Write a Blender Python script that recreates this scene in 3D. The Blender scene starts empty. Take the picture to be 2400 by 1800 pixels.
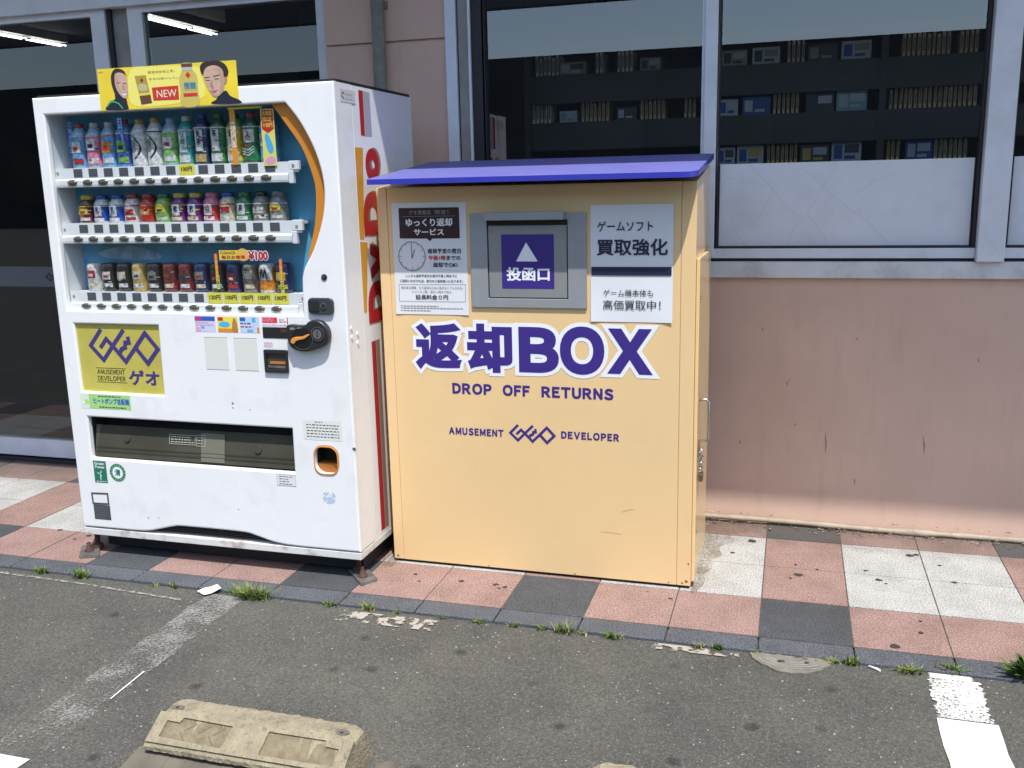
import bpy, bmesh, math, random
from mathutils import Vector, Matrix
random.seed(7)
S = bpy.context.scene
COL = S.collection
# ------------------------------------------------------------------ camera
cam = bpy.data.cameras.new("camera")
cam.sensor_width = 36.0
cam.lens = 2215.6 / 2400 * 36.0
cam.clip_start = 0.05
cam.clip_end = 600
co = bpy.data.objects.new("camera", cam)
COL.objects.link(co)
YAW, PITCH, ROLL = 0.2901, -0.2072, -0.0226
fw = Vector((-math.sin(YAW) * math.cos(PITCH), math.cos(YAW) * math.cos(PITCH), math.sin(PITCH)))
r0 = Vector((math.cos(YAW), math.sin(YAW), 0))
u0 = r0.cross(fw)
rt = math.cos(ROLL) * r0 + math.sin(ROLL) * u0
up = -math.sin(ROLL) * r0 + math.cos(ROLL) * u0
M = Matrix(((rt.x, up.x, -fw.x, 0.0628), (rt.y, up.y, -fw.y, -3.3514), (rt.z, up.z, -fw.z, 1.4958), (0, 0, 0, 1)))
co.matrix_world = M
S.camera = co
# ------------------------------------------------------------------ sky and sun
TO_SUN = Vector((0.60, -1.0, 2.55)).normalized()
EL = math.asin(TO_SUN.z)
AZ = math.atan2(TO_SUN.x, TO_SUN.y)
w = bpy.data.worlds.new("World")
S.world = w
w.use_nodes = True
nt = w.node_tree
sky = nt.nodes.new("ShaderNodeTexSky")
sky.sky_type = 'NISHITA'
sky.sun_disc = False
sky.sun_elevation = EL
sky.sun_rotation = AZ
sky.air_density = 1.0
sky.dust_density = 1.2
bg = nt.nodes["Background"]
bg.inputs[1].default_value = 0.15
nt.links.new(sky.outputs[0], bg.inputs[0])
sun = bpy.data.lights.new("sun", 'SUN')
sun.energy = 3.3
sun.angle = math.radians(0.53)
sun.color = (1.0, 0.98, 0.94)
so = bpy.data.objects.new("sun", sun)
so.rotation_euler = TO_SUN.to_track_quat('Z', 'Y').to_euler()
COL.objects.link(so)
S.view_settings.view_transform = 'Standard'
S.view_settings.look = 'None'
S.view_settings.exposure = 0.80
S.view_settings.gamma = 1
S.cycles.max_bounces = 8
S.cycles.transparent_max_bounces = 12
S.cycles.caustics_reflective = False
S.cycles.caustics_refractive = False

# ------------------------------------------------------------------ materials
def lin(c):
    return tuple(((v / 255.0) / 12.92 if v / 255.0 <= 0.04045 else ((v / 255.0 + 0.055) / 1.055) ** 2.4) for v in c)

MATS = {}
def mat(name, col, rough=0.5, metal=0.0, noise=None, bump=None, spec=0.5, coat=0.0, emit=0, grime=None):
    """noise=(scale, amount): brightness variation; bump=(scale, strength, dist); grime=(scale, colour, amount)"""
    if name in MATS: return MATS[name]
    m = bpy.data.materials.new(name); m.use_nodes = True
    n = m.node_tree.nodes; l = m.node_tree.links
    b = n["Principled BSDF"]
    b.inputs["Base Color"].default_value = (*col, 1)
    b.inputs["Roughness"].default_value = rough
    b.inputs["Metallic"].default_value = metal
    b.inputs["Specular IOR Level"].default_value = spec
    b.inputs["Coat Weight"].default_value = coat
    b.inputs["Coat Roughness"].default_value = 0.08
    if emit:
        b.inputs["Emission Color"].default_value = (*col, 1); b.inputs["Emission Strength"].default_value = emit
    if noise or bump or grime:
        tc = n.new("ShaderNodeTexCoord")
    out = None
    if noise:
        t = n.new("ShaderNodeTexNoise"); t.inputs["Scale"].default_value = noise[0]; t.inputs["Detail"].default_value = 6
        l.new(tc.outputs["Object"], t.inputs["Vector"])
        r = n.new("ShaderNodeValToRGB")
        a = noise[1]
        r.color_ramp.elements[0].position = 0.3; r.color_ramp.elements[1].position = 0.7
        r.color_ramp.elements[0].color = (*[c * (1 - a) for c in col], 1)
        r.color_ramp.elements[1].color = (*[min(1, c * (1 + a)) for c in col], 1)
        l.new(t.outputs["Fac"], r.inputs[0]); out = r.outputs[0]
        l.new(out, b.inputs["Base Color"])
    if grime:
        t = n.new("ShaderNodeTexNoise"); t.inputs["Scale"].default_value = grime[0]; t.inputs["Detail"].default_value = 8
        t.inputs["Roughness"].default_value = 0.65
        if len(grime) > 3:
            mp = n.new("ShaderNodeMapping"); mp.inputs["Scale"].default_value = grime[3]; l.new(tc.outputs["Object"], mp.inputs[0]); l.new(mp.outputs[0], t.inputs["Vector"])
        else: l.new(tc.outputs["Object"], t.inputs["Vector"])
        r = n.new("ShaderNodeValToRGB"); r.color_ramp.elements[0].position = 0.52; r.color_ramp.elements[1].position = 0.78
        r.color_ramp.elements[0].color = (0, 0, 0, 1); r.color_ramp.elements[1].color = (grime[2],) * 3 + (1,)
        l.new(t.outputs["Fac"], r.inputs[0])
        mx = n.new("ShaderNodeMix"); mx.data_type = 'RGBA'
        l.new(r.outputs[0], mx.inputs[0])
        if out: l.new(out, mx.inputs[6])
        else: mx.inputs[6].default_value = (*col, 1)
        mx.inputs[7].default_value = (*grime[1], 1)
        l.new(mx.outputs[2], b.inputs["Base Color"])
    if bump:
        t = n.new("ShaderNodeTexNoise"); t.inputs["Scale"].default_value = bump[0]; t.inputs["Detail"].default_value = 5
        l.new(tc.outputs["Object"], t.inputs["Vector"])
        bp = n.new("ShaderNodeBump"); bp.inputs["Strength"].default_value = bump[1]
        bp.inputs["Distance"].default_value = bump[2] if len(bump) > 2 else 0.002
        l.new(t.outputs["Fac"], bp.inputs["Height"]); l.new(bp.outputs[0], b.inputs["Normal"])
    MATS[name] = m
    return m

def glass_mat(name, tint=(0.8, 0.83, 0.82), ior=1.6, rough=0.0):
    if name in MATS: return MATS[name]
    m = bpy.data.materials.new(name); m.use_nodes = True
    n = m.node_tree.nodes; l = m.node_tree.links
    n.remove(n["Principled BSDF"])
    tr = n.new("ShaderNodeBsdfTransparent"); tr.inputs[0].default_value = (*tint, 1)
    gl = n.new("ShaderNodeBsdfGlossy"); gl.inputs["Roughness"].default_value = rough
    gl.inputs[0].default_value = (0.95, 0.97, 1, 1)
    fr = n.new("ShaderNodeFresnel")
    ge = n.new("ShaderNodeNewGeometry")                  # same reflection from either side of the sheet
    ex = n.new("ShaderNodeMath"); ex.operation = 'MULTIPLY_ADD'; l.new(ge.outputs["Backfacing"], ex.inputs[0]); ex.inputs[1].default_value = -2; ex.inputs[2].default_value = 1
    pw = n.new("ShaderNodeMath"); pw.operation = 'POWER'; pw.inputs[0].default_value = ior; l.new(ex.outputs[0], pw.inputs[1])
    l.new(pw.outputs[0], fr.inputs[0])
    mx = n.new("ShaderNodeMixShader")
    l.new(fr.outputs[0], mx.inputs[0]); l.new(tr.outputs[0], mx.inputs[1]); l.new(gl.outputs[0], mx.inputs[2])
    l.new(mx.outputs[0], n["Material Output"].inputs[0])
    MATS[name] = m
    return m

def speckle_mat(name, col, light, dark, scale=185, rough=0.75, dirt=0.35):
    """granite-like terrazzo tile"""
    m = bpy.data.materials.new(name); m.use_nodes = True
    n = m.node_tree.nodes; l = m.node_tree.links; b = n["Principled BSDF"]
    b.inputs["Roughness"].default_value = rough
    tc = n.new("ShaderNodeTexCoord")
    t = n.new("ShaderNodeTexNoise"); t.inputs["Scale"].default_value = scale; t.inputs["Detail"].default_value = 2
    l.new(tc.outputs["Object"], t.inputs["Vector"])
    r = n.new("ShaderNodeValToRGB"); cr = r.color_ramp
    cr.elements[0].position = 0.33; cr.elements[0].color = (*dark, 1)
    cr.elements[1].position = 0.66; cr.elements[1].color = (*light, 1)
    e = cr.elements.new(0.5); e.color = (*col, 1)
    l.new(t.outputs["Fac"], r.inputs[0])
    t2 = n.new("ShaderNodeTexNoise"); t2.inputs["Scale"].default_value = 5.0; t2.inputs["Detail"].default_value = 8; t2.inputs["Roughness"].default_value = 0.7
    l.new(tc.outputs["Object"], t2.inputs["Vector"])
    r2 = n.new("ShaderNodeValToRGB"); r2.color_ramp.elements[0].position = 0.42; r2.color_ramp.elements[1].position = 0.75
    r2.color_ramp.elements[0].color = (1, 1, 1, 1); r2.color_ramp.elements[1].color = (1 - dirt, 1 - dirt * 1.05, 1 - dirt * 1.15, 1)
    l.new(t2.outputs["Fac"], r2.inputs[0])
    mx = n.new("ShaderNodeMix"); mx.data_type = 'RGBA'; mx.blend_type = 'MULTIPLY'; mx.inputs[0].default_value = 1
    l.new(r.outputs[0], mx.inputs[6]); l.new(r2.outputs[0], mx.inputs[7])
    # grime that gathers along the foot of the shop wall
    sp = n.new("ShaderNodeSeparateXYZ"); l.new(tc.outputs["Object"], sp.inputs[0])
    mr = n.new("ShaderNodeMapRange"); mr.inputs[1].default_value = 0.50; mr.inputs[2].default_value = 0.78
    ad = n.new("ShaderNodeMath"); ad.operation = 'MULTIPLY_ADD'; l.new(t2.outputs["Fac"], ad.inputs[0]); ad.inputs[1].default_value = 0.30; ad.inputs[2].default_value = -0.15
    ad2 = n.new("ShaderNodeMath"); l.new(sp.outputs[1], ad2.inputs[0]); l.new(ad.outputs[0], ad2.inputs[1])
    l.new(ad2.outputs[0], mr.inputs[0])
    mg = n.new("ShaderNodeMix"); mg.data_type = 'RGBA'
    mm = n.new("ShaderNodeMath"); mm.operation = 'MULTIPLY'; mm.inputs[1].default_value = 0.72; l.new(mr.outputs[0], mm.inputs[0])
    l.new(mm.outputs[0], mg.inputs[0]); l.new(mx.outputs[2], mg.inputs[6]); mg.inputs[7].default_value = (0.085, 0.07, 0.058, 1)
    l.new(mg.outputs[2], b.inputs["Base Color"])
    bp = n.new("ShaderNodeBump"); bp.inputs["Strength"].default_value = 0.25; bp.inputs["Distance"].default_value = 0.001
    l.new(t.outputs["Fac"], bp.inputs["Height"]); l.new(bp.outputs[0], b.inputs["Normal"])
    MATS[name] = m
    return m

def asphalt_mat():
    m = bpy.data.materials.new("asphalt"); m.use_nodes = True
    n = m.node_tree.nodes; l = m.node_tree.links; b = n["Principled BSDF"]
    b.inputs["Roughness"].default_value = 0.85
    tc = n.new("ShaderNodeTexCoord")
    def noise(sc, det=4, ro=0.5):
        t = n.new("ShaderNodeTexNoise"); t.inputs["Scale"].default_value = sc; t.inputs["Detail"].default_value = det; t.inputs["Roughness"].default_value = ro
        l.new(tc.outputs["Object"], t.inputs["Vector"]); return t.outputs["Fac"]
    def ramp(f, p0, c0, p1, c1):
        r = n.new("ShaderNodeValToRGB"); r.color_ramp.elements[0].position = p0; r.color_ramp.elements[0].color = (*c0, 1)
        r.color_ramp.elements[1].position = p1; r.color_ramp.elements[1].color = (*c1, 1); l.new(f, r.inputs[0]); return r.outputs[0]
    def mix(f, a, c, mode='MIX'):
        x = n.new("ShaderNodeMix"); x.data_type = 'RGBA'; x.blend_type = mode
        if isinstance(f, float): x.inputs[0].default_value = f
        else: l.new(f, x.inputs[0])
        l.new(a, x.inputs[6])
        if isinstance(c, tuple): x.inputs[7].default_value = (*c, 1)
        else: l.new(c, x.inputs[7])
        return x.outputs[2]
    base = ramp(noise(105, 8, 0.78), 0.30, (0.024, 0.0230, 0.0190), 0.70, (0.122, 0.117, 0.101))
    big = ramp(noise(2.6, 5, 0.6), 0.3, (0.74, 0.74, 0.75), 0.7, (1.22, 1.19, 1.13))
    c = mix(1.0, base, big, 'MULTIPLY')
    # pale aggregate chips, two sizes, in patches
    for sc, th, colr, warp in ((150, 0.13, (0.20, 0.195, 0.175), 9), (62, 0.10, (0.34, 0.33, 0.30), 4), (260, 0.25, (0.18, 0.175, 0.165), 15)):
        v = n.new("ShaderNodeTexVoronoi"); v.inputs["Scale"].default_value = sc; v.inputs["Randomness"].default_value = 1
        l.new(tc.outputs["Object"], v.inputs["Vector"])
        sel = n.new("ShaderNodeSeparateColor"); l.new(v.outputs["Color"], sel.inputs[0])
        g = n.new("ShaderNodeMath"); g.operation = 'LESS_THAN'; l.new(v.outputs["Distance"], g.inputs[0])
        sz = n.new("ShaderNodeMath"); sz.operation = 'MULTIPLY'; l.new(sel.outputs[1], sz.inputs[0]); sz.inputs[1].default_value = th * 2.2
        l.new(sz.outputs[0], g.inputs[1])
        h = n.new("ShaderNodeMath"); h.operation = 'GREATER_THAN'; l.new(sel.outputs[0], h.inputs[0]); h.inputs[1].default_value = 0.80
        k = n.new("ShaderNodeMath"); k.operation = 'MULTIPLY'; l.new(g.outputs[0], k.inputs[0]); l.new(h.outputs[0], k.inputs[1])
        c = mix(k.outputs[0], c, colr)
    # dark oil and gum spots
    v = n.new("ShaderNodeTexVoronoi"); v.inputs["Scale"].default_value = 5.5; l.new(tc.outputs["Object"], v.inputs["Vector"])
    d = n.new("ShaderNodeMath"); d.operation = 'MULTIPLY_ADD'; l.new(noise(40, 3), d.inputs[0]); d.inputs[1].default_value = 0.10; l.new(v.outputs["Distance"], d.inputs[2])
    sp = ramp(d.outputs[0], 0.11, (0.45, 0.45, 0.47), 0.20, (1, 1, 1))
    c = mix(1.0, c, sp, 'MULTIPLY')
    l.new(c, b.inputs["Base Color"])
    bp = n.new("ShaderNodeBump"); bp.inputs["Strength"].default_value = 0.6; bp.inputs["Distance"].default_value = 0.004
    l.new(noise(160, 4, 0.7), bp.inputs["Height"]); l.new(bp.outputs[0], b.inputs["Normal"])
    return m

def worn_paint_mat(name, amount, col=(0.62, 0.61, 0.57), scale=38, soft=0.03, fade=None, cover=1.0, patch=0.0):
    """road paint with holes where it has worn off; amount 0..1 of paint left"""
    m = bpy.data.materials.new(name); m.use_nodes = True
    n = m.node_tree.nodes; l = m.node_tree.links; b = n["Principled BSDF"]
    b.inputs["Base Color"].default_value = (*col, 1); b.inputs["Roughness"].default_value = 0.7
    tc = n.new("ShaderNodeTexCoord")
    t = n.new("ShaderNodeTexNoise"); t.inputs["Scale"].default_value = scale; t.inputs["Detail"].default_value = 6; t.inputs["Roughness"].default_value = 0.62
    l.new(tc.outputs["Object"], t.inputs["Vector"])
    src = t.outputs["Fac"]
    t3 = n.new("ShaderNodeTexNoise"); t3.inputs["Scale"].default_value = 9; t3.inputs["Detail"].default_value = 3
    l.new(tc.outputs["Object"], t3.inputs["Vector"])
    pa = n.new("ShaderNodeMath"); pa.operation = 'MULTIPLY_ADD'; l.new(t3.outputs["Fac"], pa.inputs[0]); pa.inputs[1].default_value = patch; pa.inputs[2].default_value = -patch*0.5
    ps = n.new("ShaderNodeMath"); l.new(src, ps.inputs[0]); l.new(pa.outputs[0], ps.inputs[1]); src = ps.outputs[0]
    if fade:   # (y0, y1, add at y0, add at y1)
        sp = n.new("ShaderNodeSeparateXYZ"); l.new(tc.outputs["Object"], sp.inputs[0])
        mr = n.new("ShaderNodeMapRange"); mr.inputs[1].default_value = fade[0]; mr.inputs[2].default_value = fade[1]
        mr.inputs[3].default_value = fade[2]; mr.inputs[4].default_value = fade[3]
        l.new(sp.outputs[1], mr.inputs[0])
        ad = n.new("ShaderNodeMath"); l.new(src, ad.inputs[0]); l.new(mr.outputs[0], ad.inputs[1]); src = ad.outputs[0]
    r = n.new("ShaderNodeValToRGB"); r.color_ramp.elements[0].position = 1 - amount - soft; r.color_ramp.elements[1].position = 1 - amount + soft; r.color_ramp.elements[1].color = (cover, cover, cover, 1)
    l.new(src, r.inputs[0]); l.new(r.outputs[0], b.inputs["Alpha"])
    MATS[name] = m
    return m

# ------------------------------------------------------------------ mesh helper
LOC = {}
class MB:
    def __init__(self): self.v = []; self.f = []; self.mi = []; self.mats = []; self.sm = []
    def m(self, mt):
        if mt not in self.mats: self.mats.append(mt)
        return self.mats.index(mt)
    def face(self, pts, mt, smooth=False):
        k = len(self.v); self.v += [tuple(p) for p in pts]; self.f.append(tuple(range(k, k + len(pts)))); self.mi.append(self.m(mt)); self.sm.append(smooth)
    def geo(self, vs, fs, mt, smooth=False):
        k = len(self.v); self.v += [tuple(p) for p in vs]; i = self.m(mt)
        for f in fs: self.f.append(tuple(j + k for j in f)); self.mi.append(i); self.sm.append(smooth)
    def box(self, x0, x1, y0, y1, z0, z1, mt):
        vs = [(x0,y0,z0),(x1,y0,z0),(x1,y1,z0),(x0,y1,z0),(x0,y0,z1),(x1,y0,z1),(x1,y1,z1),(x0,y1,z1)]
        self.geo(vs, [(0,3,2,1),(4,5,6,7),(0,1,5,4),(1,2,6,5),(2,3,7,6),(3,0,4,7)], mt)
    def bbox(self, x0, x1, y0, y1, z0, z1, mt, r=0.004, seg=2):
        bm = bmesh.new(); bmesh.ops.create_cube(bm, size=1)
        for v in bm.verts: v.co = Vector(((x0+x1)/2 + v.co.x*(x1-x0), (y0+y1)/2 + v.co.y*(y1-y0), (z0+z1)/2 + v.co.z*(z1-z0)))
        bmesh.ops.bevel(bm, geom=bm.edges[:], offset=r, segments=seg, affect='EDGES', profile=0.5)
        bm.verts.index_update()
        self.geo([v.co for v in bm.verts], [[v.index for v in f.verts] for f in bm.faces], mt); bm.free()
    def tube(self, pts, r, mt, seg=10, cap=True):
        pts = [Vector(p) for p in pts]; rings = []
        k = len(self.v); rr = r if isinstance(r, (list, tuple)) else [r]*len(pts)
        prev = None
        for i, p in enumerate(pts):
            t = (pts[min(i+1, len(pts)-1)] - pts[max(i-1, 0)]).normalized()
            a = prev if prev is not None else (Vector((0,0,1)) if abs(t.z) < 0.9 else Vector((1,0,0)))
            n1 = (a - t*a.dot(t)).normalized(); n2 = t.cross(n1); prev = n1
            for s in range(seg):
                an = 2*math.pi*s/seg; self.v.append(tuple(p + rr[i]*(math.cos(an)*n1 + math.sin(an)*n2)))
        idx = self.m(mt)
        for i in range(len(pts)-1):
            for s in range(seg):
                a = k+i*seg+s; b = k+i*seg+(s+1)%seg
                self.f.append((a, b, b+seg, a+seg)); self.mi.append(idx); self.sm.append(True)
        if cap:
            for o in (0, (len(pts)-1)*seg):
                self.f.append(tuple(k+o+s for s in range(seg))); self.mi.append(idx); self.sm.append(False)
    def lathe(self, cx, cy, cz, prof, mt, seg=18, sy=1.0):
        k = len(self.v); idx = self.m(mt)
        for r, z in prof:
            for s in range(seg):
                an = 2*math.pi*s/seg; self.v.append((cx + r*math.cos(an), cy + r*sy*math.sin(an), cz + z))
        for i in range(len(prof)-1):
            for s in range(seg):
                a = k+i*seg+s; b = k+i*seg+(s+1)%seg
                self.f.append((a, b, b+seg, a+seg)); self.mi.append(idx); self.sm.append(True)
    def prism(self, pts, d0, d1, fr, mt):
        n = len(pts)
        vs = [fr(a, b, d0) for a, b in pts] + [fr(a, b, d1) for a, b in pts]
        self.geo(vs, [tuple(range(n)), tuple(range(2*n-1, n-1, -1))] + [(i, (i+1) % n, n+(i+1) % n, n+i) for i in range(n)], mt)
    def build(self, name, parent=None, label=None, bevel=0, recalc=True):
        o0 = LOC.get(parent.name, (0,0,0)) if parent else (0,0,0)
        me = bpy.data.meshes.new(name)
        me.from_pydata([(x-o0[0], y-o0[1], z-o0[2]) for x, y, z in self.v], [], self.f)
        for mt in self.mats: me.materials.append(mt)
        me.polygons.foreach_set("material_index", self.mi); me.polygons.foreach_set("use_smooth", self.sm)
        if recalc:
            bm = bmesh.new(); bm.from_mesh(me); bmesh.ops.recalc_face_normals(bm, faces=bm.faces[:]); bm.to_mesh(me); bm.free()
        me.update()
        o = bpy.data.objects.new(name, me); COL.objects.link(o)
        if parent: o.parent = parent; LOC[o.name] = o0
        else: LOC[o.name] = (0,0,0)
        if label: o["label"] = label
        if bevel:
            b = o.modifiers.new("bevel", 'BEVEL'); b.width = bevel; b.segments = 2; b.limit_method = 'ANGLE'
        return o

def tag(o, label, cat, group=None):
    o["label"] = label; o["category"] = cat
    if group: o["group"] = group
    return o
def thing(name, label, cat, loc, group=None):
    o = bpy.data.objects.new(name, None); o.empty_display_size = 0.1; o.location = loc; COL.objects.link(o)
    LOC[o.name] = tuple(loc); return tag(o, label, cat, group)
def struct(o, kind="structure"):
    o["kind"] = kind; return o

def front(y):  return lambda a, b, d=0: (a, y - d, b)      # plane facing the street
def side(x):   return lambda a, b, d=0: (x + d, a, b)      # plane facing right
def flat(z):   return lambda a, b, d=0: (a, b, z + d)      # lying on the ground

def rrect(x0, x1, z0, z1, r, n=5):
    p = []
    for cx, cz, a0 in ((x1-r, z1-r, 0), (x0+r, z1-r, 90), (x0+r, z0+r, 180), (x1-r, z0+r, 270)):
        for i in range(n+1):
            a = math.radians(a0 + 90*i/n); p.append((cx + r*math.cos(a), cz + r*math.sin(a)))
    return p
def ell(cx, cz, rx, rz, n=24, a0=0, a1=360):
    return [(cx + rx*math.cos(math.radians(a0+(a1-a0)*i/n)), cz + rz*math.sin(math.radians(a0+(a1-a0)*i/n))) for i in range(n)]
def smooth_poly(pts, n=5, closed=True):
    out = []; N = len(pts)
    rng = range(N) if closed else range(N-1)
    g = (lambda i: Vector(pts[i % N])) if closed else (lambda i: Vector(pts[max(0, min(N-1, i))]))
    for i in rng:
        a, b, c, d = g(i-1), g(i), g(i+1), g(i+2)
        for k in range(n):
            t = k/n
            out.append(tuple(0.5*((2*b) + (-a+c)*t + (2*a-5*b+4*c-d)*t*t + (-a+3*b-3*c+d)*t**3)))
    if not closed: out.append(tuple(pts[-1]))
    return out

def curve_geo(loops, thick, bevel=0.0, res=2):
    """filled 2D outline with holes -> verts (a, b, depth 0..thick) and faces"""
    cu = bpy.data.curves.new("outline", 'CURVE'); cu.dimensions = '2D'; cu.fill_mode = 'BOTH'
    for lp in loops:
        s = cu.splines.new('POLY'); s.points.add(len(lp)-1); s.use_cyclic_u = True
        for p, q in zip(s.points, lp): p.co = (q[0], q[1], 0, 1)
    cu.extrude = max(0, thick/2 - bevel); cu.bevel_depth = bevel; cu.bevel_resolution = res; cu.offset = -bevel
    return grab(cu, lambda v: (v.x, v.y, v.z + thick/2))
def grab(cu, fn):
    ob = bpy.data.objects.new("temporary", cu); COL.objects.link(ob)
    dg = bpy.context.evaluated_depsgraph_get(); dg.update()
    me = bpy.data.meshes.new_from_object(ob.evaluated_get(dg))
    vs = [fn(v.co) for v in me.vertices]; fs = [tuple(p.vertices) for p in me.polygons]
    bpy.data.objects.remove(ob); bpy.data.meshes.remove(me); bpy.data.curves.remove(cu)
    return vs, fs
def plate(mb, loops, thick, fr, mt, bevel=0.0):
    vs, fs = curve_geo(loops, thick, bevel); mb.geo([fr(a, b, d) for a, b, d in vs], fs, mt)

TC = {}
def text_geo(s, bold=0.0, res=4):
    if len(s) == 1: res = 7
    if (s, bold) in TC: return TC[(s, bold)]
    cu = bpy.data.curves.new("lettering", 'FONT'); cu.body = s; cu.resolution_u = res
    if bold: cu.bevel_depth = bold; cu.bevel_resolution = 0
    vs, fs = grab(cu, lambda v: (v.x, v.y, v.z))
    if bold: vs = [(x, y, z*0.2) for x, y, z in vs]
    TC[(s, bold)] = (vs, fs); return vs, fs
def txt(mb, s, rect, fr, mt, bold=0.0, d=0.0, ref=None, depth=0.0004, vertical=False):
    """fit the text s exactly into rect=(a0,a1,b0,b1) of the plane fr"""
    if vertical:
        n = len(s); h = (rect[3]-rect[2])/n
        for i, ch in enumerate(s):
            txt(mb, ch, (rect[0], rect[1], rect[3]-(i+0.95)*h, rect[3]-(i+0.05)*h), fr, mt, bold, d)
        return
    vs, fs = text_geo(s, bold)
    if not vs: return
    rv = text_geo(s, ref)[0] if ref is not None else vs
    x0 = min(v[0] for v in rv); x1 = max(v[0] for v in rv); y0 = min(v[1] for v in rv); y1 = max(v[1] for v in rv)
    sx = (rect[1]-rect[0])/max(1e-6, x1-x0); sy = (rect[3]-rect[2])/max(1e-6, y1-y0)
    zm = max(abs(v[2]) for v in vs) or 1
    mb.geo([fr(rect[0]+(v[0]-x0)*sx, rect[2]+(v[1]-y0)*sy, d + (v[2]/zm)*depth*0.5) for v in vs], fs, mt)
def latin(mb, s, rect, fr, mt, bold=0.0, d=0.0, gap=0.10):
    """grotesque capitals from the wide forms of the CJK face, set with even gaps"""
    gl = []; x = 0
    for ch in s:
        vs, fs = text_geo(chr(ord(ch) + 0xFEE0), bold)
        a0 = min(v[0] for v in vs); a1 = max(v[0] for v in vs); gl.append((x, a0, vs, fs)); x += a1 - a0 + gap
    tot = x - gap; b0 = min(v[1] for g_ in gl for v in g_[2]); b1 = max(v[1] for g_ in gl for v in g_[2])
    sx = (rect[1]-rect[0])/tot; sz = (rect[3]-rect[2])/(b1-b0)
    for gx, a0, vs, fs in gl:
        zm = max(abs(v[2]) for v in vs) or 1
        mb.geo([fr(rect[0]+(gx+v[0]-a0)*sx, rect[2]+(v[1]-b0)*sz, d + v[2]/zm*0.0002) for v in vs], fs, mt)
def stroke(mb, pts, wd, fr, mt, d=0.0, ext=0.5, closed=False):
    """thick polyline drawn on a plane"""
    if closed: pts = list(pts) + [pts[0]]
    for i in range(len(pts)-1):
        a, b = Vector(pts[i]), Vector(pts[i+1]); t = (b-a)
        if t.length < 1e-9: continue
        t.normalize(); n = Vector((-t.y, t.x))*wd/2; a2 = a - t*wd*ext; b2 = b + t*wd*ext
        dd = d + 0.00002*i
        mb.face([fr(*(a2+n), dd), fr(*(a2-n), dd), fr(*(b2-n), dd), fr(*(b2+n), dd)], mt)
def quad(mb, x0, x1, z0, z1, fr, mt, d=0.0):
    mb.face([fr(x0, z0, d), fr(x1, z0, d), fr(x1, z1, d), fr(x0, z1, d)], mt)
def poly(mb, pts, fr, mt, d=0.0):
    vs, fs = curve_geo([pts], 0.0)
    mb.geo([fr(a, b, d) for a, b, _ in vs], fs, mt)

def logo(mb, x0, x1, z0, z1, fr, mt, d=0.0, wd=0.05):
    """the diamond shaped emblem, unit box 0..1"""
    raw = [[(530,200),(265,470),(545,740),(800,480),(660,350),(520,490)],
           [(1070,215),(800,480),(1080,770),(1345,510)],
           [(960,600),(1010,540),(1095,505),(1110,420),(1200,420),(1190,345)],
           [(1345,510),(1600,250),(1870,540),(1605,800),(1345,510)]]
    for k, ln in enumerate(raw):
        p = []
        for u, v in ln:
            v2 = v - (u-225)*45/1685
            p.append((x0 + (u-225)/1685*(x1-x0), z1 - (v2-160)/630*(z1-z0)))
        stroke(mb, p, wd*(x1-x0), fr, mt, d + 0.0002*k, ext=0.45)

# ------------------------------------------------------------------ shared materials
alu = mat("aluminium frame", (0.70, 0.73, 0.78), 0.45, 0.0, noise=(9, 0.06), bump=(60, 0.05), grime=(7, (0.40, 0.40, 0.40), 0.30))
white_paint = mat("white enamel", (0.80, 0.80, 0.79), 0.32, noise=(3, 0.025), coat=0.25, grime=(6, (0.60, 0.585, 0.55), 0.5))
white_plain = mat("white plastic", (0.78, 0.78, 0.77), 0.4)
black = mat("black plastic", (0.018, 0.018, 0.019), 0.42)
dark_hole = mat("dark recess", (0.012, 0.012, 0.013), 0.7)
purple = mat("purple vinyl", (0.040, 0.020, 0.20), 0.45)
white_vinyl = mat("white vinyl", (0.78, 0.80, 0.82), 0.5)
paper = mat("white poster paper", (0.70, 0.715, 0.73), 0.6, noise=(4, 0.03), bump=(14, 0.12, 0.004))
ink = mat("black ink", (0.018, 0.018, 0.024), 0.5)
navy_ink = mat("navy ink", (0.010, 0.014, 0.045), 0.5)
red_ink = mat("red ink", (0.50, 0.02, 0.02), 0.5)
maroon_ink = mat("maroon ink", (0.030, 0.007, 0.008), 0.45)
yellow_card = mat("yellow card", (0.72, 0.64, 0.07), 0.55)
steel = mat("steel", (0.55, 0.54, 0.52), 0.25, 1.0)
concrete = mat("concrete", (0.25, 0.24, 0.22), 0.9, noise=(30, 0.3), bump=(90, 0.5, 0.003))

# ================================================================== GROUND
asph = asphalt_mat()
mb = MB(); G = 250
mb.face([(-G, -G, -0.012), (G, -G, -0.012), (G, G, -0.012), (-G, G, -0.012)], asph)
struct(mb.build("parking_lot"))
tile_p = speckle_mat("pink tile", (0.270, 0.168, 0.142), (0.385, 0.265, 0.230), (0.135, 0.082, 0.070))
tile_g = speckle_mat("charcoal tile", (0.050, 0.053, 0.058), (0.115, 0.12, 0.128), (0.022, 0.024, 0.027), scale=230)
tile_w = speckle_mat("white tile", (0.40, 0.395, 0.37), (0.52, 0.515, 0.49), (0.17, 0.165, 0.155), dirt=0.30)
kerb_m = speckle_mat("kerb tile", (0.068, 0.074, 0.086), (0.15, 0.158, 0.175), (0.03, 0.033, 0.038), scale=230)
grout = mat("grout", (0.075, 0.066, 0.058), 0.9, noise=(40, 0.3))
gum = mat("dried gum", (0.035, 0.030, 0.028), 0.8)
mb = MB(); g = 0.0022
XI0, XI1 = -24, 14
rows = [(-0.323, -0.015), (-0.015, 0.293), (0.293, 0.601), (0.601, 0.96)]
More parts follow.
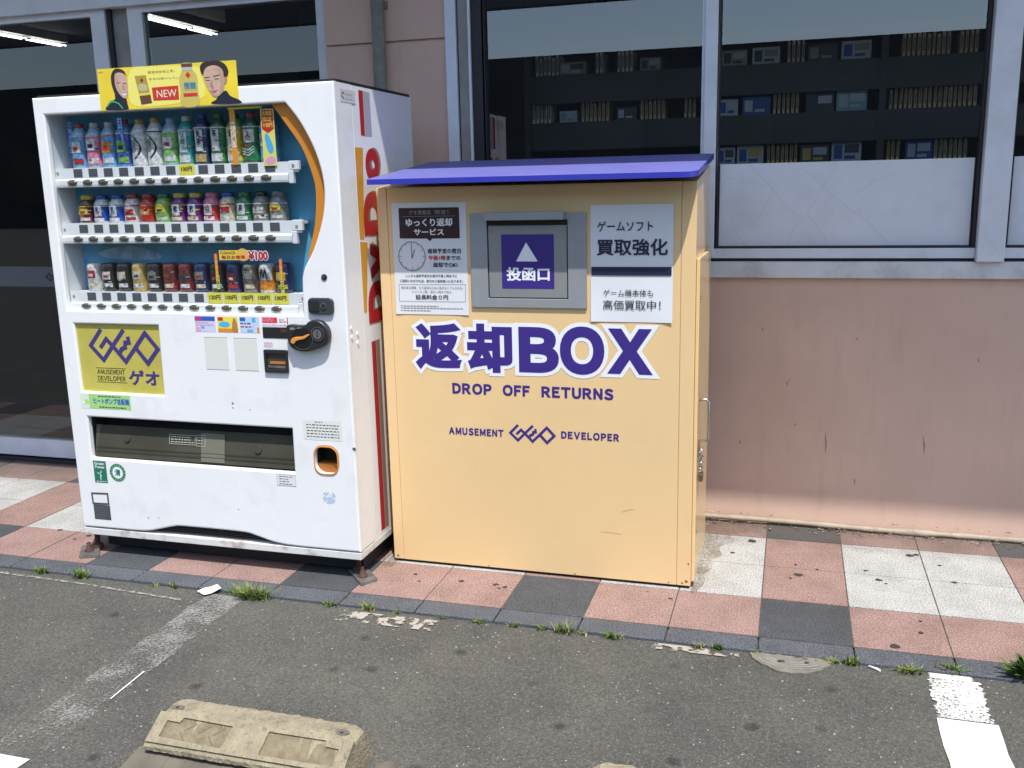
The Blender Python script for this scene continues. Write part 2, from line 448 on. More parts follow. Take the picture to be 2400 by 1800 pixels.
for j, (ya, yb) in enumerate(rows):
    for i in range(XI0, XI1):
        dark = (i % 3) == 0
        m_ = (tile_g if dark else tile_p) if j in (0, 3) else (tile_p if dark else tile_w)
        dz = random.uniform(-0.0006, 0.0006)
        mb.box(i*0.3+g, (i+1)*0.3-g, ya+g, yb-g, -0.02, dz, m_)
mb.face([(XI0*0.3, -0.325, -0.0022), (XI1*0.3, -0.325, -0.0022), (XI1*0.3, 1.6, -0.0022), (XI0*0.3, 1.6, -0.0022)], grout)
random.seed(3)
def blot(x, y, r, m_, z=0.0016, mbx=None):
    n = 11; p = [(x + r*random.uniform(0.55, 1.15)*math.cos(2*math.pi*k/n)*1.25, y + r*random.uniform(0.55, 1.15)*math.sin(2*math.pi*k/n), z) for k in range(n)]
    (mbx or mb).face(p, m_)
for x, y, r in ((-1.12, -0.13, 0.012), (-1.32, -0.11, 0.008), (-1.28, -0.17, 0.006), (-0.98, -0.13, 0.011), (-0.94, -0.145, 0.010), (-0.96, -0.16, 0.006),
                (-0.32, -0.10, 0.009), (-0.41, -0.06, 0.004), (0.13, 0.23, 0.016), (0.10, 0.19, 0.007), (0.12, 0.33, 0.006), (0.42, 0.25, 0.013), (0.445, 0.22, 0.006),
                (0.38, 0.33, 0.007), (0.56, 0.53, 0.013), (0.585, 0.545, 0.012), (0.52, -0.17, 0.009), (0.43, -0.29, 0.016), (0.53, -0.08, 0.006), (0.69, 0.29, 0.010),
                (0.20, 0.30, 0.006), (-0.13, 0.40, 0.009), (-0.06, 0.55, 0.018), (0.66, 0.45, 0.006), (-2.85, -0.13, 0.012), (-2.95, -0.10, 0.007), (-3.1, -0.02, 0.012), (-2.92, -0.05, 0.014)):
    blot(x, y, r, gum)
struct(mb.build("pavement"))
mb = MB()
for i in range(XI0, XI1):
    mb.bbox(i*0.3+g, (i+1)*0.3-g, -0.422, -0.3245, -0.06, random.uniform(-0.001, 0.0005), kerb_m, r=0.004, seg=2)
struct(mb.build("kerb"))

dirt_m = worn_paint_mat("rusty ground dirt", 0.50, (0.20, 0.14, 0.08), 75, soft=0.16, cover=0.5, patch=0.7)
mb = MB(); mb.face([(a_, b_, 0.0018) for a_, b_ in smooth_poly([(-0.256,-0.01), (-0.225,0.02), (-0.212,0.09), (-0.222,0.15), (-0.196,0.21), (-0.205,0.30), (-0.170,0.36), (-0.185,0.45), (-0.13,0.52), (-0.15,0.60), (-0.08,0.66), (-0.12,0.73), (-0.25,0.74), (-0.256,0.5)], 4)], dirt_m); mb.face([(-1.49,-0.06,0.0018), (-1.44,-0.06,0.0018), (-1.44,0.4,0.0018), (-1.49,0.4,0.0018)], dirt_m)
struct(mb.build("ground_dirt"))
# painted stall lines, worn
solid = worn_paint_mat("road paint solid", 0.80, (0.60, 0.59, 0.55), 60, soft=0.05)
worn = worn_paint_mat("road paint worn", 0.55, (0.66, 0.64, 0.60), 120, soft=0.08, patch=0.35)
thin = worn_paint_mat("road paint traces", 0.46, (0.36, 0.35, 0.32), 110, soft=0.10, fade=(-1.45, -0.42, -0.09, 0.06), cover=0.58, patch=0.6)
def ragged(x0, x1, y0, y1, m_, name, amp=0.004, z=-0.0082):
    mbx = MB(); n = 26; L = []; R = []
    for k in range(n+1):
        y = y0 + (y1-y0)*k/n
        L.append((x0 + random.uniform(-amp, amp), y, z)); R.append((x1 + random.uniform(-amp, amp), y, z))
    for k in range(n): mbx.face([L[k], R[k], R[k+1], L[k+1]], m_)
    return struct(mbx.build(name))
ragged(-2.02, -1.885, -2.6, -1.51, solid, "road_marking")
ragged(-2.035, -1.875, -1.505, -0.445, thin, "road_marking", 0.010)
ragged(0.503, 0.662, -2.6, -0.69, solid, "road_marking")
ragged(0.508, 0.652, -0.685, -0.455, worn, "road_marking", 0.008)
ragged(0.514, 0.634, -0.457, -0.426, solid, "road_marking", 0.006)
seam_m = worn_paint_mat("pale seam traces", 0.52, (0.26, 0.25, 0.22), 60, soft=0.08)
mb = MB(); mb.face([(-3.25,-0.452,-0.0085), (-2.6,-0.476,-0.0085), (-2.1,-0.515,-0.0085), (-2.1,-0.527,-0.0085), (-2.6,-0.490,-0.0085), (-3.25,-0.468,-0.0085)], seam_m)
mb.face([(-1.893,-1.02,-0.0078), (-1.887,-1.02,-0.0078), (-1.879,-1.19,-0.0078), (-1.884,-1.19,-0.0078)], solid)
struct(mb.build("road_scratches"))
# old mortar patches beside the kerb
mortar = mat("old mortar", (0.17, 0.155, 0.125), 0.9, noise=(25, 0.25), bump=(35, 0.6, 0.006))
mortar_w = worn_paint_mat("mortar remains", 0.50, (0.34, 0.31, 0.26), 26)
mb = MB(); pts = [(-0.02,-0.43),(0.05,-0.425),(0.12,-0.425),(0.225,-0.425),(0.222,-0.455),(0.20,-0.49),(0.16,-0.522),(0.106,-0.536),(0.06,-0.53),(0.03,-0.505),(-0.005,-0.475)]
pts = smooth_poly(pts, 4)
mb.prism([(a + random.uniform(-.003,.003), b + random.uniform(-.003,.003)) for a, b in pts], 0, 0.006, flat(-0.0115), mortar)
for rr in (0.03, 0.05, 0.07, 0.09):
    stroke(mb, ell(0.11, -0.452, rr*1.15, rr*0.62, 22, 190, 345), 0.004, flat(-0.0048), concrete, d=rr*0.004)
blot(0.075, -0.468, 0.010, gum, -0.0045); blot(0.155, -0.463, 0.009, gum, -0.0045)
struct(mb.build("concrete_patch"))
ragged(-1.46, -1.09, -0.535, -0.455, mortar_w, "mortar_patch", 0.01, -0.0078)
ragged(-0.33, -0.06, -0.475, -0.435, mortar_w, "mortar_patch", 0.01, -0.0078)

# ================================================================== SHOP BUILDING
pink = mat("pink stucco", (0.64, 0.445, 0.345), 0.85, noise=(2.2, 0.07), bump=(120, 0.25, 0.003), grime=(3.2, (0.50, 0.345, 0.275), 0.5, (5, 1, 0.9)))
soffit = mat("soffit panel", (0.84, 0.84, 0.83), 0.8, noise=(3, 0.05))
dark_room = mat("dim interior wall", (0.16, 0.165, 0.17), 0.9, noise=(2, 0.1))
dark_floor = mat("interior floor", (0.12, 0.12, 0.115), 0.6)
gasket = mat("black gasket", (0.02, 0.02, 0.024), 0.6)
brown_jamb = mat("bronze jamb", (0.27, 0.26, 0.24), 0.5, noise=(12, 0.15))
film = mat("frosted window film", (0.70, 0.73, 0.78), 0.6, noise=(2.5, 0.05), grime=(4, (0.42, 0.42, 0.44), 0.35))
crease_m = mat("film crease", (0.58, 0.61, 0.66), 0.6)
sill_m = mat("painted sill", (0.66, 0.68, 0.69), 0.5, noise=(6, 0.1), grime=(5, (0.22, 0.20, 0.18), 0.5))
pane = glass_mat("window glass", (0.78, 0.82, 0.82), 2.1)
shop = thing("shop_building", "pink stucco shop front with large aluminium framed windows and sliding glass doors", "building", (-1.2, 0.79, 0))
W = 0.79
mb = MB()
mb.box(-1.44, 4.2, W, W+0.13, -0.03, 1.09, pink)                                 # wall under the windows
mb.box(-2.03, -1.4425, W, W+0.20, -0.03, 2.130, pink)                            # pier between doors and windows
mb.box(-2.03, -1.4425, W, W+0.20, 2.142, 2.709, pink)
mb.box(-2.03, -1.4425, W+0.012, W+0.20, 2.130, 2.142, pink)                      # groove
mb.box(-9.0, 4.2, W-0.01, W+0.25, 2.71, 4.2, pink)                               # wall above the openings
bw = mb.build("wall", shop)
mb = MB()
stain = mat("wall scuff", (0.30, 0.205, 0.175), 0.9)
fr = front(W)
for (x, z, h) in ((0.06, 0.62, 0.035), (-0.13, 0.35, 0.03), (0.355, 0.20, 0.035), (0.23, 0.33, 0.10), (0.62, 0.35, 0.09), (0.80, 0.75, 0.02), (-0.05, 0.86, 0.02), (0.33, 0.83, 0.015), (0.10, 0.45, 0.015)):
    mb = MB(); mb.face([fr(x, z, 0.0012), fr(x+0.0025, z+h*0.5, 0.0012), fr(x+random.uniform(-.01,.012), z+h, 0.0012), fr(x-0.003, z+h*0.5, 0.0012)], stain)
    mb.build("scuff_mark", bw)
mb = MB()
mb.prism([(-0.502,3.40), (-0.502,3.65), (W-0.012,3.65), (W-0.012,3.40)], 0, 13.2, lambda a, b, d: (-9.0+d, a, b), soffit)
mb.build("canopy", shop)
# interior shell
mb = MB()
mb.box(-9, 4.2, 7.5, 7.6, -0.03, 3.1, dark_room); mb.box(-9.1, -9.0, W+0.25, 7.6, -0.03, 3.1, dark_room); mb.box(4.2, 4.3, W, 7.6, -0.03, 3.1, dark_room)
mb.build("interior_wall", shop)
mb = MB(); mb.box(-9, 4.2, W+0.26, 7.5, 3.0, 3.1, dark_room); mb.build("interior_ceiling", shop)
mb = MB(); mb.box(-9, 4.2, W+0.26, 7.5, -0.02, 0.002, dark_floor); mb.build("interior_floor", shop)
# sill
mb = MB()
mb.box(-1.44, 4.2, W-0.022, W+0.13, 1.092, 1.158, sill_m)
mb.box(-1.44, 4.2, W+0.012, W+0.13, 1.158, 1.172, gasket)
mb.build("window_sill", shop)
def window(x0, x1, z0, z1, has_film, creases=None):
    """one fixed pane in its aluminium frame; x0..x1 is the clear glass"""
    mbf = MB()
    mbf.box(x0-0.012, x1+0.012, W-0.004, W+0.06, 1.172, z0-0.006, alu)           # bottom rail
    mbf.box(x0-0.004, x0, W+0.004, W+0.05, z0-0.006, z1, gasket)
    mbf.box(x1, x1+0.010, W+0.004, W+0.05, z0-0.006, z1, gasket)
    mbf.box(x0, x1, W+0.004, W+0.05, z0-0.006, z0, gasket)
    mbf.box(x0-0.012, x1+0.012, W-0.004, W+0.06, z1, 2.709, alu)
    wf = mbf.build("window", shop)
    mg = MB(); mg.face([(x0, W+0.03, z0), (x1, W+0.03, z0), (x1, W+0.03, z1), (x0, W+0.03, z1)], pane); mg.build("pane", wf)
    if has_film:
        mf = MB(); mf.box(x0+0.006, x1-0.008, W+0.026, W+0.0285, z0+0.004, 1.562, film)
        fr_ = front(W+0.026)
        for ln in (creases or []): stroke(mf, ln, 0.0022, fr_, crease_m, d=0.0004)
        mf.build("frosted_film", wf)
    return wf
CR = [[(-0.12,1.556),(-0.03,1.46),(0.04,1.37),(0.09,1.345)], [(0.115,1.35),(0.16,1.44),(0.21,1.53),(0.215,1.556)], [(0.09,1.345),(0.06,1.29),(0.04,1.222)], [(0.12,1.345),(0.18,1.27),(0.20,1.222)],
      [(0.10,1.53),(0.24,1.40),(0.36,1.31),(0.44,1.222)], [(-0.10,1.30),(-0.05,1.40),(-0.02,1.47)], [(-0.22,1.51),(-0.15,1.49),(-0.06,1.475)], [(-0.20,1.35),(-0.17,1.27),(-0.13,1.222)], [(0.30,1.43),(0.37,1.48),(0.44,1.51)]]
window(-1.266, -0.326, 1.218, 2.34, True)
window(-0.25, 0.742, 1.218, 2.34, True, CR)
window(0.868, 1.9, 1.218, 2.34, True)
mb = MB()                                                                        # left jamb of the middle window
mb.box(-1.4415, -1.392, W-0.012, W+0.1, 1.172, 2.709, alu)
mb.box(-1.392, -1.384, W+0.010, W+0.1, 1.172, 2.709, gasket)
mb.box(-1.384, -1.338, W-0.002, W+0.1, 1.172, 2.709, brown_jamb)
mb.box(-1.338, -1.328, W-0.006, W+0.1, 1.172, 2.709, alu)
mb.box(-1.328, -1.279, W+0.006, W+0.1, 1.172, 2.709, gasket)
mb.build("window_jamb", shop)
mb = MB(); mb.bbox(-0.3135, -0.262, W-0.012, W+0.09, 1.172, 2.64, alu, 0.003); mb.box(-0.326, -0.3135, W+0.002, W+0.08, 1.172, 2.709, alu); mb.build("mullion", shop)
mb = MB(); mb.bbox(0.756, 0.855, W-0.045, W+0.09, 1.160, 2.709, alu, 0.004); mb.build("mullion", shop)
mb = MB(); mb.bbox(1.915, 2.0, W-0.045, W+0.09, 1.160, 2.709, alu, 0.004); mb.build("mullion", shop)
# drain pipe
pipe_m = mat("weathered pipe paint", (0.19, 0.195, 0.16), 0.6, noise=(14, 0.22), grime=(10, (0.09, 0.09, 0.075), 0.6))
mb = MB(); mb.tube([(-1.748, W-0.034, 0.0), (-1.750, W-0.034, 1.2), (-1.7485, W-0.034, 3.40)], 0.029, pipe_m, 16)
for z in (0.5, 2.28): mb.box(-1.785, -1.712, W-0.012, W+0.002, z, z+0.03, pipe_m)
mb.build("drainpipe", shop)
# sliding doors, set back
D = 0.90
band_m = mat("frosted door band", (0.105, 0.115, 0.125), 0.55)
logo_m = mat("door band emblem", (0.012, 0.013, 0.015), 0.5)
door_glass = glass_mat("door glass", (0.55, 0.58, 0.57), 1.75)
def door(x0, x1, band=True):
    """glass leaf between stiles"""
    m2 = MB(); sw = 0.085
    m2.box(x0, x0+sw, D, D+0.05, 0.02, 2.405, alu); m2.box(x1-sw, x1, D, D+0.05, 0.02, 2.405, alu)
    m2.box(x0+sw, x1-sw, D+0.001, D+0.05, 0.03, 0.132, alu); m2.box(x0+sw, x1-sw, D+0.001, D+0.05, 2.375, 2.405, alu)
    dr = m2.build("sliding_door", shop)
    m2 = MB(); m2.face([(x0+sw, D+0.02, 0.132), (x1-sw, D+0.02, 0.132), (x1-sw, D+0.02, 2.375), (x0+sw, D+0.02, 2.375)], door_glass); m2.build("door_glass", dr)
    if band:
        m2 = MB(); m2.box(x0+sw, x1-sw, D+0.0155, D+0.0165, 1.006, 1.116, band_m)
        if x0 < -4: logo(m2, -3.87, -3.70, 1.035, 1.083, front(D+0.0155), logo_m, 0.0006); m2.build("door_band", dr)
door(-5.2, -3.30)
door(-3.165, -2.04)
mb = MB()
mb.box(-3.298, -3.168, D+0.03, D+0.10, 0.0, 2.45, brown_jamb)
mb.box(-3.298, -3.275, D+0.012, D+0.03, 0.0, 2.42, gasket)
mb.box(-6.0, -2.032, D-0.03, D+0.10, 2.406, 2.709, alu)
mb.box(-6.0, -2.032, D-0.02, D+0.12, -0.02, 0.018, gasket)
mb.box(-9.0, -5.21, W, W+0.2, -0.03, 2.6, pink)
mb.build("door_frame", shop)

# ceiling lamps inside the shop
tube_m = mat("lit tube", (1.0, 0.98, 0.94), 0.5, emit=7)
batten = mat("lamp batten", (0.6, 0.6, 0.6), 0.5)
def lamp(x, y0, y1, label):
    t = thing("ceiling_lamp", label, "lamp", (x, y0, 2.9), "ceiling lamps inside the shop")
    a = MB(); a.box(x-0.045, x+0.045, y0, y1, 2.93, 2.999, batten); a.build("batten", t)
    for dx in (-0.028, 0.028):
        a = MB(); n = 2; L = (y1-y0)
        a.tube([(x+dx, y0+0.02, 2.905), (x+dx, y0+L*0.62, 2.905)], 0.0048, tube_m, 8); a.build("tube", t)
        a = MB(); a.tube([(x+dx, y0+L*0.66, 2.905), (x+dx, y1-0.02, 2.905)], 0.0048, tube_m, 8); a.build("tube", t)
lamp(-6.75, 3.3, 4.65, "long bright ceiling tube lamp seen through the left glass door")
lamp(-5.09, 3.56, 4.66, "long bright ceiling tube lamp seen through the pane above the poster")

# poster hanging inside behind the left pane
mb = MB(); board = mat("dark red board", (0.055, 0.022, 0.018), 0.6); b2 = mat("grey board", (0.05, 0.05, 0.055), 0.6)
mb.box(-3.30, -2.82, 2.0, 2.02, 2.40, 2.58, board); mb.box(-3.30, -2.82, 2.003, 2.02, 1.9, 2.40, b2)
tag(mb.build("hanging_board"), "dark hanging board with a reddish top strip behind the left door glass", "board")

# ================================================================== SHELVES AND STOCK
shelf_m = mat("dark shelf board", (0.048, 0.044, 0.040), 0.6, noise=(3, 0.2))
SY = 1.39
rack = thing("display_shelf", "long dark shelf unit full of cases behind the right hand windows", "shelf", (0.3, SY, 0))
for z in (2.13, 2.02, 1.795, 1.565, 1.32):
    a = MB()
    if z > 2.1: a.box(-1.235, 2.3, SY, SY+0.30, 2.145, 2.165, shelf_m)
    else: a.box(-1.235, 2.3, SY, SY+0.30, z-0.02, z, shelf_m); a.box(-1.235, 2.3, SY-0.012, SY+0.012, z-0.135, z-0.0005, shelf_m)
    a.build("shelf_board", rack)
a = MB(); a.box(-1.235, 2.3, SY+0.30, SY+0.31, 0, 2.16, shelf_m); a.build("back_panel", rack)
for x in (-1.25, -0.37, 0.41, 1.4):
    a = MB(); a.box(x, x+0.03, SY-0.016, SY+0.30, 0, 2.165, shelf_m); a.build("upright", rack)
tan = mat("tan spine", (0.60, 0.43, 0.22), 0.6, noise=(18, 0.25)); pale = mat("pale spine", (0.68, 0.63, 0.52), 0.6, noise=(18, 0.2)); brt = mat("ochre spine", (0.66, 0.43, 0.14), 0.6, noise=(18, 0.2))
def X3(u): return -0.295 + (u-115)*0.000771
def X2(u): return -1.21 + (u-650)*0.000606
def spines(x0, x1, z, m_, label, group, h=0.098):
    p = 0.0205; n = max(1, int((x1-x0)/p)); proto = {}
    for k in range(n):
        hh = h * (1 if random.random() < 0.75 else random.uniform(0.86, 0.97))
        key = round(hh, 3)
        if not proto:
            a = MB(); a.box(-0.0065, 0.0065, 0, 0.13, 0, h, m_); a.box(-0.0045, 0.0045, -0.0006, 0, h*0.2, h*0.8, mat("spine title", (0.16, 0.13, 0.09), 0.6))
            o = a.build("disc_case"); proto[0] = o
        else:
            o = proto[0].copy(); COL.objects.link(o)
        o.location = (x0 + (k+0.5)*p, SY + 0.016 + random.uniform(0, 0.006), z); o.scale = (random.uniform(0.85, 1.05), 1, hh/h)
        o.rotation_euler[1] = random.uniform(-0.02, 0.03)
        tag(o, label, "disc case", group)
def carton(x0, x1, z, h, cols, label):
    a = MB(); base, c1, c2 = [mat("carton " + str(c), c, 0.6, noise=(10, 0.1)) for c in cols]
    a.box(x0, x1, SY+0.016, SY+0.16, z, z+h, base)
    f_ = front(SY+0.016); w_ = x1-x0
    quad(a, x0+w_*0.08, x0+w_*0.36, z+h*0.18, z+h*0.82, f_, c1, 0.0008); quad(a, x0+w_*0.44, x0+w_*0.92, z+h*0.45, z+h*0.85, f_, c2, 0.0008)
    quad(a, x0+w_*0.44, x0+w_*0.80, z+h*0.16, z+h*0.32, f_, c1, 0.0008)
    tag(a.build("console_box"), label, "box", "boxed goods on the shop shelves")
DK = (0.05, 0.05, 0.055); LT = (0.42, 0.42, 0.42); BL = (0.03, 0.07, 0.24); TL = (0.18, 0.34, 0.36); YE = (0.45, 0.33, 0.06); BG = (0.28, 0.24, 0.17); RD = (0.3, 0.04, 0.04)
zA, zB, zC = 2.0205, 1.7955, 1.5655
spines(X3(500), X3(612), zA, tan, "tan disc case in the short row on the top shelf, right window", "tan cases on the top shelf, short row")
spines(X3(1140), X3(1430), zA, tan, "tan disc case in the long row on the top shelf, right window", "tan cases on the top shelf, long row")
spines(X3(1445), X3(1575), zA, tan, "tan disc case in the last row on the top shelf beside the wide mullion", "tan cases on the top shelf, last row")
spines(X3(425), X3(608), zB, tan, "tan disc case in the row between the blue and dark boxes, middle shelf", "tan cases on the middle shelf, short row")
spines(X3(1085), X3(1570), zB, tan, "tan disc case in the long row on the middle shelf, right window", "tan cases on the middle shelf, long row")
spines(X3(400), X3(588), zC, brt, "ochre disc case in the row just above the frosted film", "ochre cases on the low shelf")
spines(X3(1085), X3(1172), zC, brt, "ochre disc case in the narrow row above the film, right half", "ochre cases on the low shelf, right")
spines(X3(1345), X3(1545), zC, tan, "tan disc case on the low shelf next to the wide mullion", "tan cases on the low shelf")
spines(X2(665), X2(872), zA, pale, "pale disc case in the row on the top shelf, left end of the middle window", "pale cases on the top shelf, left")
spines(X2(1165), X2(1262), zA, pale, "pale disc case in the central short row on the top shelf, middle window", "pale cases on the top shelf, centre")
spines(X2(1340), X2(1482), zA, pale, "pale disc case in the right short row on the top shelf, middle window", "pale cases on the top shelf, right")
spines(X2(630), X2(822), zB, pale, "pale disc case in the left row on the middle shelf, middle window", "pale cases on the middle shelf")
spines(X2(1045), X2(1312), zB, tan, "tan disc case in the central row on the middle shelf, middle window", "tan cases on the middle shelf, centre")
spines(X2(1530), X2(1765), zB, tan, "tan disc case left of the shelf upright, middle shelf, middle window", "tan cases on the middle shelf, left of the upright")
spines(X2(1875), X2(1995), zB, tan, "tan disc case right of the shelf upright, middle shelf, middle window", "tan cases on the middle shelf, right of the upright")
for a_, b_, z, h, cols, lb in ((120,270,zA,.07,(BG,DK,LT),"beige box at the left end of the top shelf, right window"), (300,460,zA,.075,(LT,DK,BG),"pale grey box on the top shelf left of tan cases, right window"),
        (620,790,zA,.075,(DK,BG,DK),"dark box on the top shelf, right of the short tan row"), (810,975,zA,.08,(LT,BL,BG),"light box on the top shelf beside the dark box, right window"),
        (110,222,zB,.075,(LT,BL,LT),"light box at the left end of the middle shelf, right window"), (250,415,zB,.08,(BL,LT,BL),"blue box on the middle shelf, right window"),
        (620,780,zB,.085,(DK,DK,LT),"dark grey box with a pale stripe on the middle shelf"), (795,965,zB,.09,(TL,LT,LT),"teal and white box on the middle shelf"),
        (105,212,zC,.085,(LT,BL,DK),"light box at the left end of the low shelf"), (225,382,zC,.09,(LT,BL,YE),"white and yellow box on the low shelf"),
        (600,765,zC,.085,(DK,YE,LT),"dark box with a yellow corner on the low shelf"), (780,948,zC,.095,(LT,BL,DK),"white box with blue print on the low shelf"),
        (1195,1340,zC,.09,(BL,LT,LT),"blue and white box on the low shelf, right half")):
    carton(X3(a_), X3(b_), z, h, cols, lb)
for a_, b_, z, h, cols, lb in ((872,1088,zA,.06,(BG,LT,DK),"low beige box on the top shelf, middle window"), (1530,1692,zA,.06,(BG,DK,LT),"grey beige box on the top shelf, right end of middle window"),
        (868,1012,zB,.055,(LT,TL,LT),"white and teal box on the middle shelf, middle window"), (1342,1502,zB,.06,(DK,LT,DK),"dark box on the middle shelf, middle window")):
    carton(X2(a_), X2(b_), z, h, cols, lb)

# hose lying along the foot of the wall
hose_m = mat("dusty beige hose", (0.34, 0.285, 0.21), 0.75, noise=(20, 0.2), grime=(15, (0.16, 0.12, 0.08), 0.6))
mb = MB(); P = []
for k in range(60):
    x = -0.9 + k*0.05; P.append((x, W-0.020 + 0.004*math.sin(x*9), 0.015 + 0.006*max(0, math.sin(x*4.2+2.2)) - 0.004*max(0, x)))
mb.tube(P, [0.0115 + 0.0012*math.sin(k*1.7) + (0.004 if 29 <= k <= 31 else 0) for k in range(60)], hose_m, 10)
tag(mb.build("hose"), "pale beige hose lying along the foot of the pink wall", "hose")
# leaf litter by the hose
leafs = [mat("dry leaf %s" % n, c, 0.8) for n, c in (("pale", (0.36, 0.28, 0.14)), ("brown", (0.10, 0.065, 0.035)), ("dark", (0.04, 0.03, 0.022)))]
mb = MB(); random.seed(11)
for k in range(260):
    x = random.uniform(-0.28, 1.2); y = W - 0.03 - abs(random.gauss(0, 0.035)); r = random.uniform(0.003, 0.010); a0 = random.uniform(0, 6.28); z = 0.004 + random.uniform(0, 0.006)
    if random.random() < 0.12: y = W - 0.02; z = 0.042; r *= 1.4
    mb.face([(x+r*math.cos(a0), y+r*math.sin(a0)*0.6, z), (x+r*.5*math.cos(a0+1.6), y+r*.4*math.sin(a0+1.6), z+0.002), (x-r*math.cos(a0), y-r*math.sin(a0)*0.6, z), (x+r*.5*math.cos(a0-1.6), y+r*.4*math.sin(a0-1.6), z+0.002)], random.choice(leafs))
struct(mb.build("leaf_litter"), "stuff")
# ================================================================== RETURN BOX
box_y = mat("apricot enamel", (0.78, 0.548, 0.275), 0.32, noise=(2.5, 0.03), coat=0.4, grime=(5, (0.62, 0.44, 0.22), 0.30))
lid_b = mat("blue enamel", (0.125, 0.125, 0.36), 0.6, noise=(5, 0.05), spec=0.2, grime=(9, (0.19, 0.185, 0.40), 0.5))
lid_e = mat("deep blue enamel", (0.030, 0.036, 0.36), 0.4, coat=0.3)  # edge strip coloured deeper and more saturated than the lid top
grey_m = mat("brushed grey metal", (0.33, 0.345, 0.355), 0.45, 0.35, noise=(8, 0.06))
flap_m = mat("grey flap metal", (0.28, 0.285, 0.28), 0.42, 0.3, noise=(6, 0.08))
BX0, BX1 = -1.456, -0.2595
rb = thing("return_box", "apricot yellow metal drop box with a blue sloping lid and purple lettering", "return box", (-0.86, 0.25, 0))
mb = MB()
prof = [(0.004, 0.014), (0.505, 0.014), (0.505, 1.555), (0.004, 1.496)]
mb.prism(prof, 0, BX1-BX0-0.002, lambda a, b, d: (BX0+0.001+d, a, b), box_y)
mb.bbox(BX0, -1.4155, 0, 0.02, 0.012, 1.497, box_y, 0.002)
mb.bbox(-0.3105, BX1, 0, 0.02, 0.012, 1.497, box_y, 0.002)
body = mb.build("body", rb)
mb = MB(); mb.bbox(-1.4135, -0.3125, 0.0005, 0.02, 0.012, 1.497, box_y, 0.0015); mb.build("front_panel", rb)
mb = MB(); mb.box(BX0+0.01, BX1-0.008, 0.012, 0.49, 0.0, 0.014, dark_hole); mb.build("shadow_plinth", rb)  # inset base in near-black: the gap shadow under the box put into colour
mb = MB()
lo = [(-1.435,0.52), (-1.435,-0.118), (-1.432,-0.127), (-1.423,-0.13)] + [(-0.298+0.05*math.sin(math.radians(t)), -0.08-0.05*math.cos(math.radians(t))) for t in range(0, 91, 15)] + [(-0.248,0.52)]
plate(mb, [lo], 0.021, lambda a, b, d: (a, b, 1.508 + d + 0.110*(b+0.13)), lid_b, 0.003)
ld = mb.build("lid", rb)
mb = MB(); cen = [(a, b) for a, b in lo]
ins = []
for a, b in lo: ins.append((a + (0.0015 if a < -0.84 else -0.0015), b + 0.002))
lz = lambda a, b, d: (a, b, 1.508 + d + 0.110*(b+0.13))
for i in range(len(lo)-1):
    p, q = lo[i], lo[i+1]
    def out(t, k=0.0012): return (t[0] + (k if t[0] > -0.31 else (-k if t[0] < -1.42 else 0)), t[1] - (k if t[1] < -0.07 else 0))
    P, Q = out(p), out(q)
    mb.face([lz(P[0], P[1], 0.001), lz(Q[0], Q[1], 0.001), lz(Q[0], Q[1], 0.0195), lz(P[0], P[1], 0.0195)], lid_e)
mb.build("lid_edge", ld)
mb = MB(); mb.bbox(BX1+0.0005, BX1+0.013, 0.016, 0.465, 0.024, 1.232, box_y, 0.003)
sd = mb.build("side_door", rb)
mb = MB()
for z in (1.09, 0.21):
    mb.lathe(0, 0, 0, [(0, 0.005), (0.005, 0.004), (0.007, 0)], steel, 10)
vs = mb.v; half = len(vs)//2
mb.v = [((BX1+0.0132 + z), 0.05 + x, (1.09 if i < half else 0.21) + y) for i, (x, y, z) in enumerate(vs)]
mb.build("rivet", sd)
mb = MB(); hx = BX1+0.013; y_ = 0.075
mb.tube([(hx-0.002,y_,0.712), (hx+0.026,y_,0.714), (hx+0.034,y_,0.706), (hx+0.035,y_,0.64), (hx+0.034,y_,0.566), (hx+0.026,y_,0.558), (hx-0.002,y_,0.556)], 0.0055, steel, 10); mb.build("handle", sd)
lock_m = mat("tarnished steel", (0.30, 0.25, 0.18), 0.38, 1.0, noise=(40, 0.3))
mb = MB()
mb.bbox(hx, hx+0.006, 0.045, 0.085, 0.50, 0.545, steel, 0.001)
for cz, rr, oy in ((0.515, 0.016, 0.066), (0.490, 0.014, 0.07), (0.470, 0.012, 0.064), (0.452, 0.011, 0.07)):
    mb.tube([(hx+0.012 + 0.006*math.sin(t*3), oy + rr*0.6*math.cos(t), cz + rr*math.sin(t)) for t in [i*math.pi/6 for i in range(13)]], 0.0028, steel, 6)
mb.bbox(hx+0.004, hx+0.020, 0.052, 0.088, 0.405, 0.437, lock_m, 0.004)
mb.build("latch", sd)
mb = MB(); mb.box(BX1, BX1+0.005, 0.470, 0.482, 1.02, 1.10, lock_m); mb.build("hinge", sd)
mb = MB(); mb.box(BX1, BX1+0.005, 0.470, 0.482, 0.18, 0.26, lock_m); mb.build("hinge", sd)
F0 = front(0.0)
mb = MB(); plate(mb, [rrect(-1.085, -0.646, 1.052, 1.397, 0.004, 2), rrect(-1.0195, -0.7145, 1.085, 1.372, 0.003, 2)], 0.008, F0, grey_m, 0.001)
mb.bbox(-1.019, -0.723, -0.040, 0, 1.372, 1.400, grey_m, 0.003)
mplate = mb.build("mail_plate", rb)
mb = MB(); mb.box(-1.0195, -0.7145, -0.0010, 0.004, 1.085, 1.372, dark_hole); mb.build("slot_gap", mplate)
mb = MB(); mb.bbox(-1.0155, -0.7195, -0.0030, 0.004, 1.089, 1.352, flap_m, 0.0012)
for x in (-1.005, -0.73): mb.bbox(x-0.004, x+0.004, -0.006, -0.002, 1.328, 1.336, flap_m, 0.001)
fl = mb.build("drop_flap", rb)
FF = front(-0.003)
mb = MB(); quad(mb, -0.966, -0.767, 1.122, 1.320, FF, purple, 0.0006)
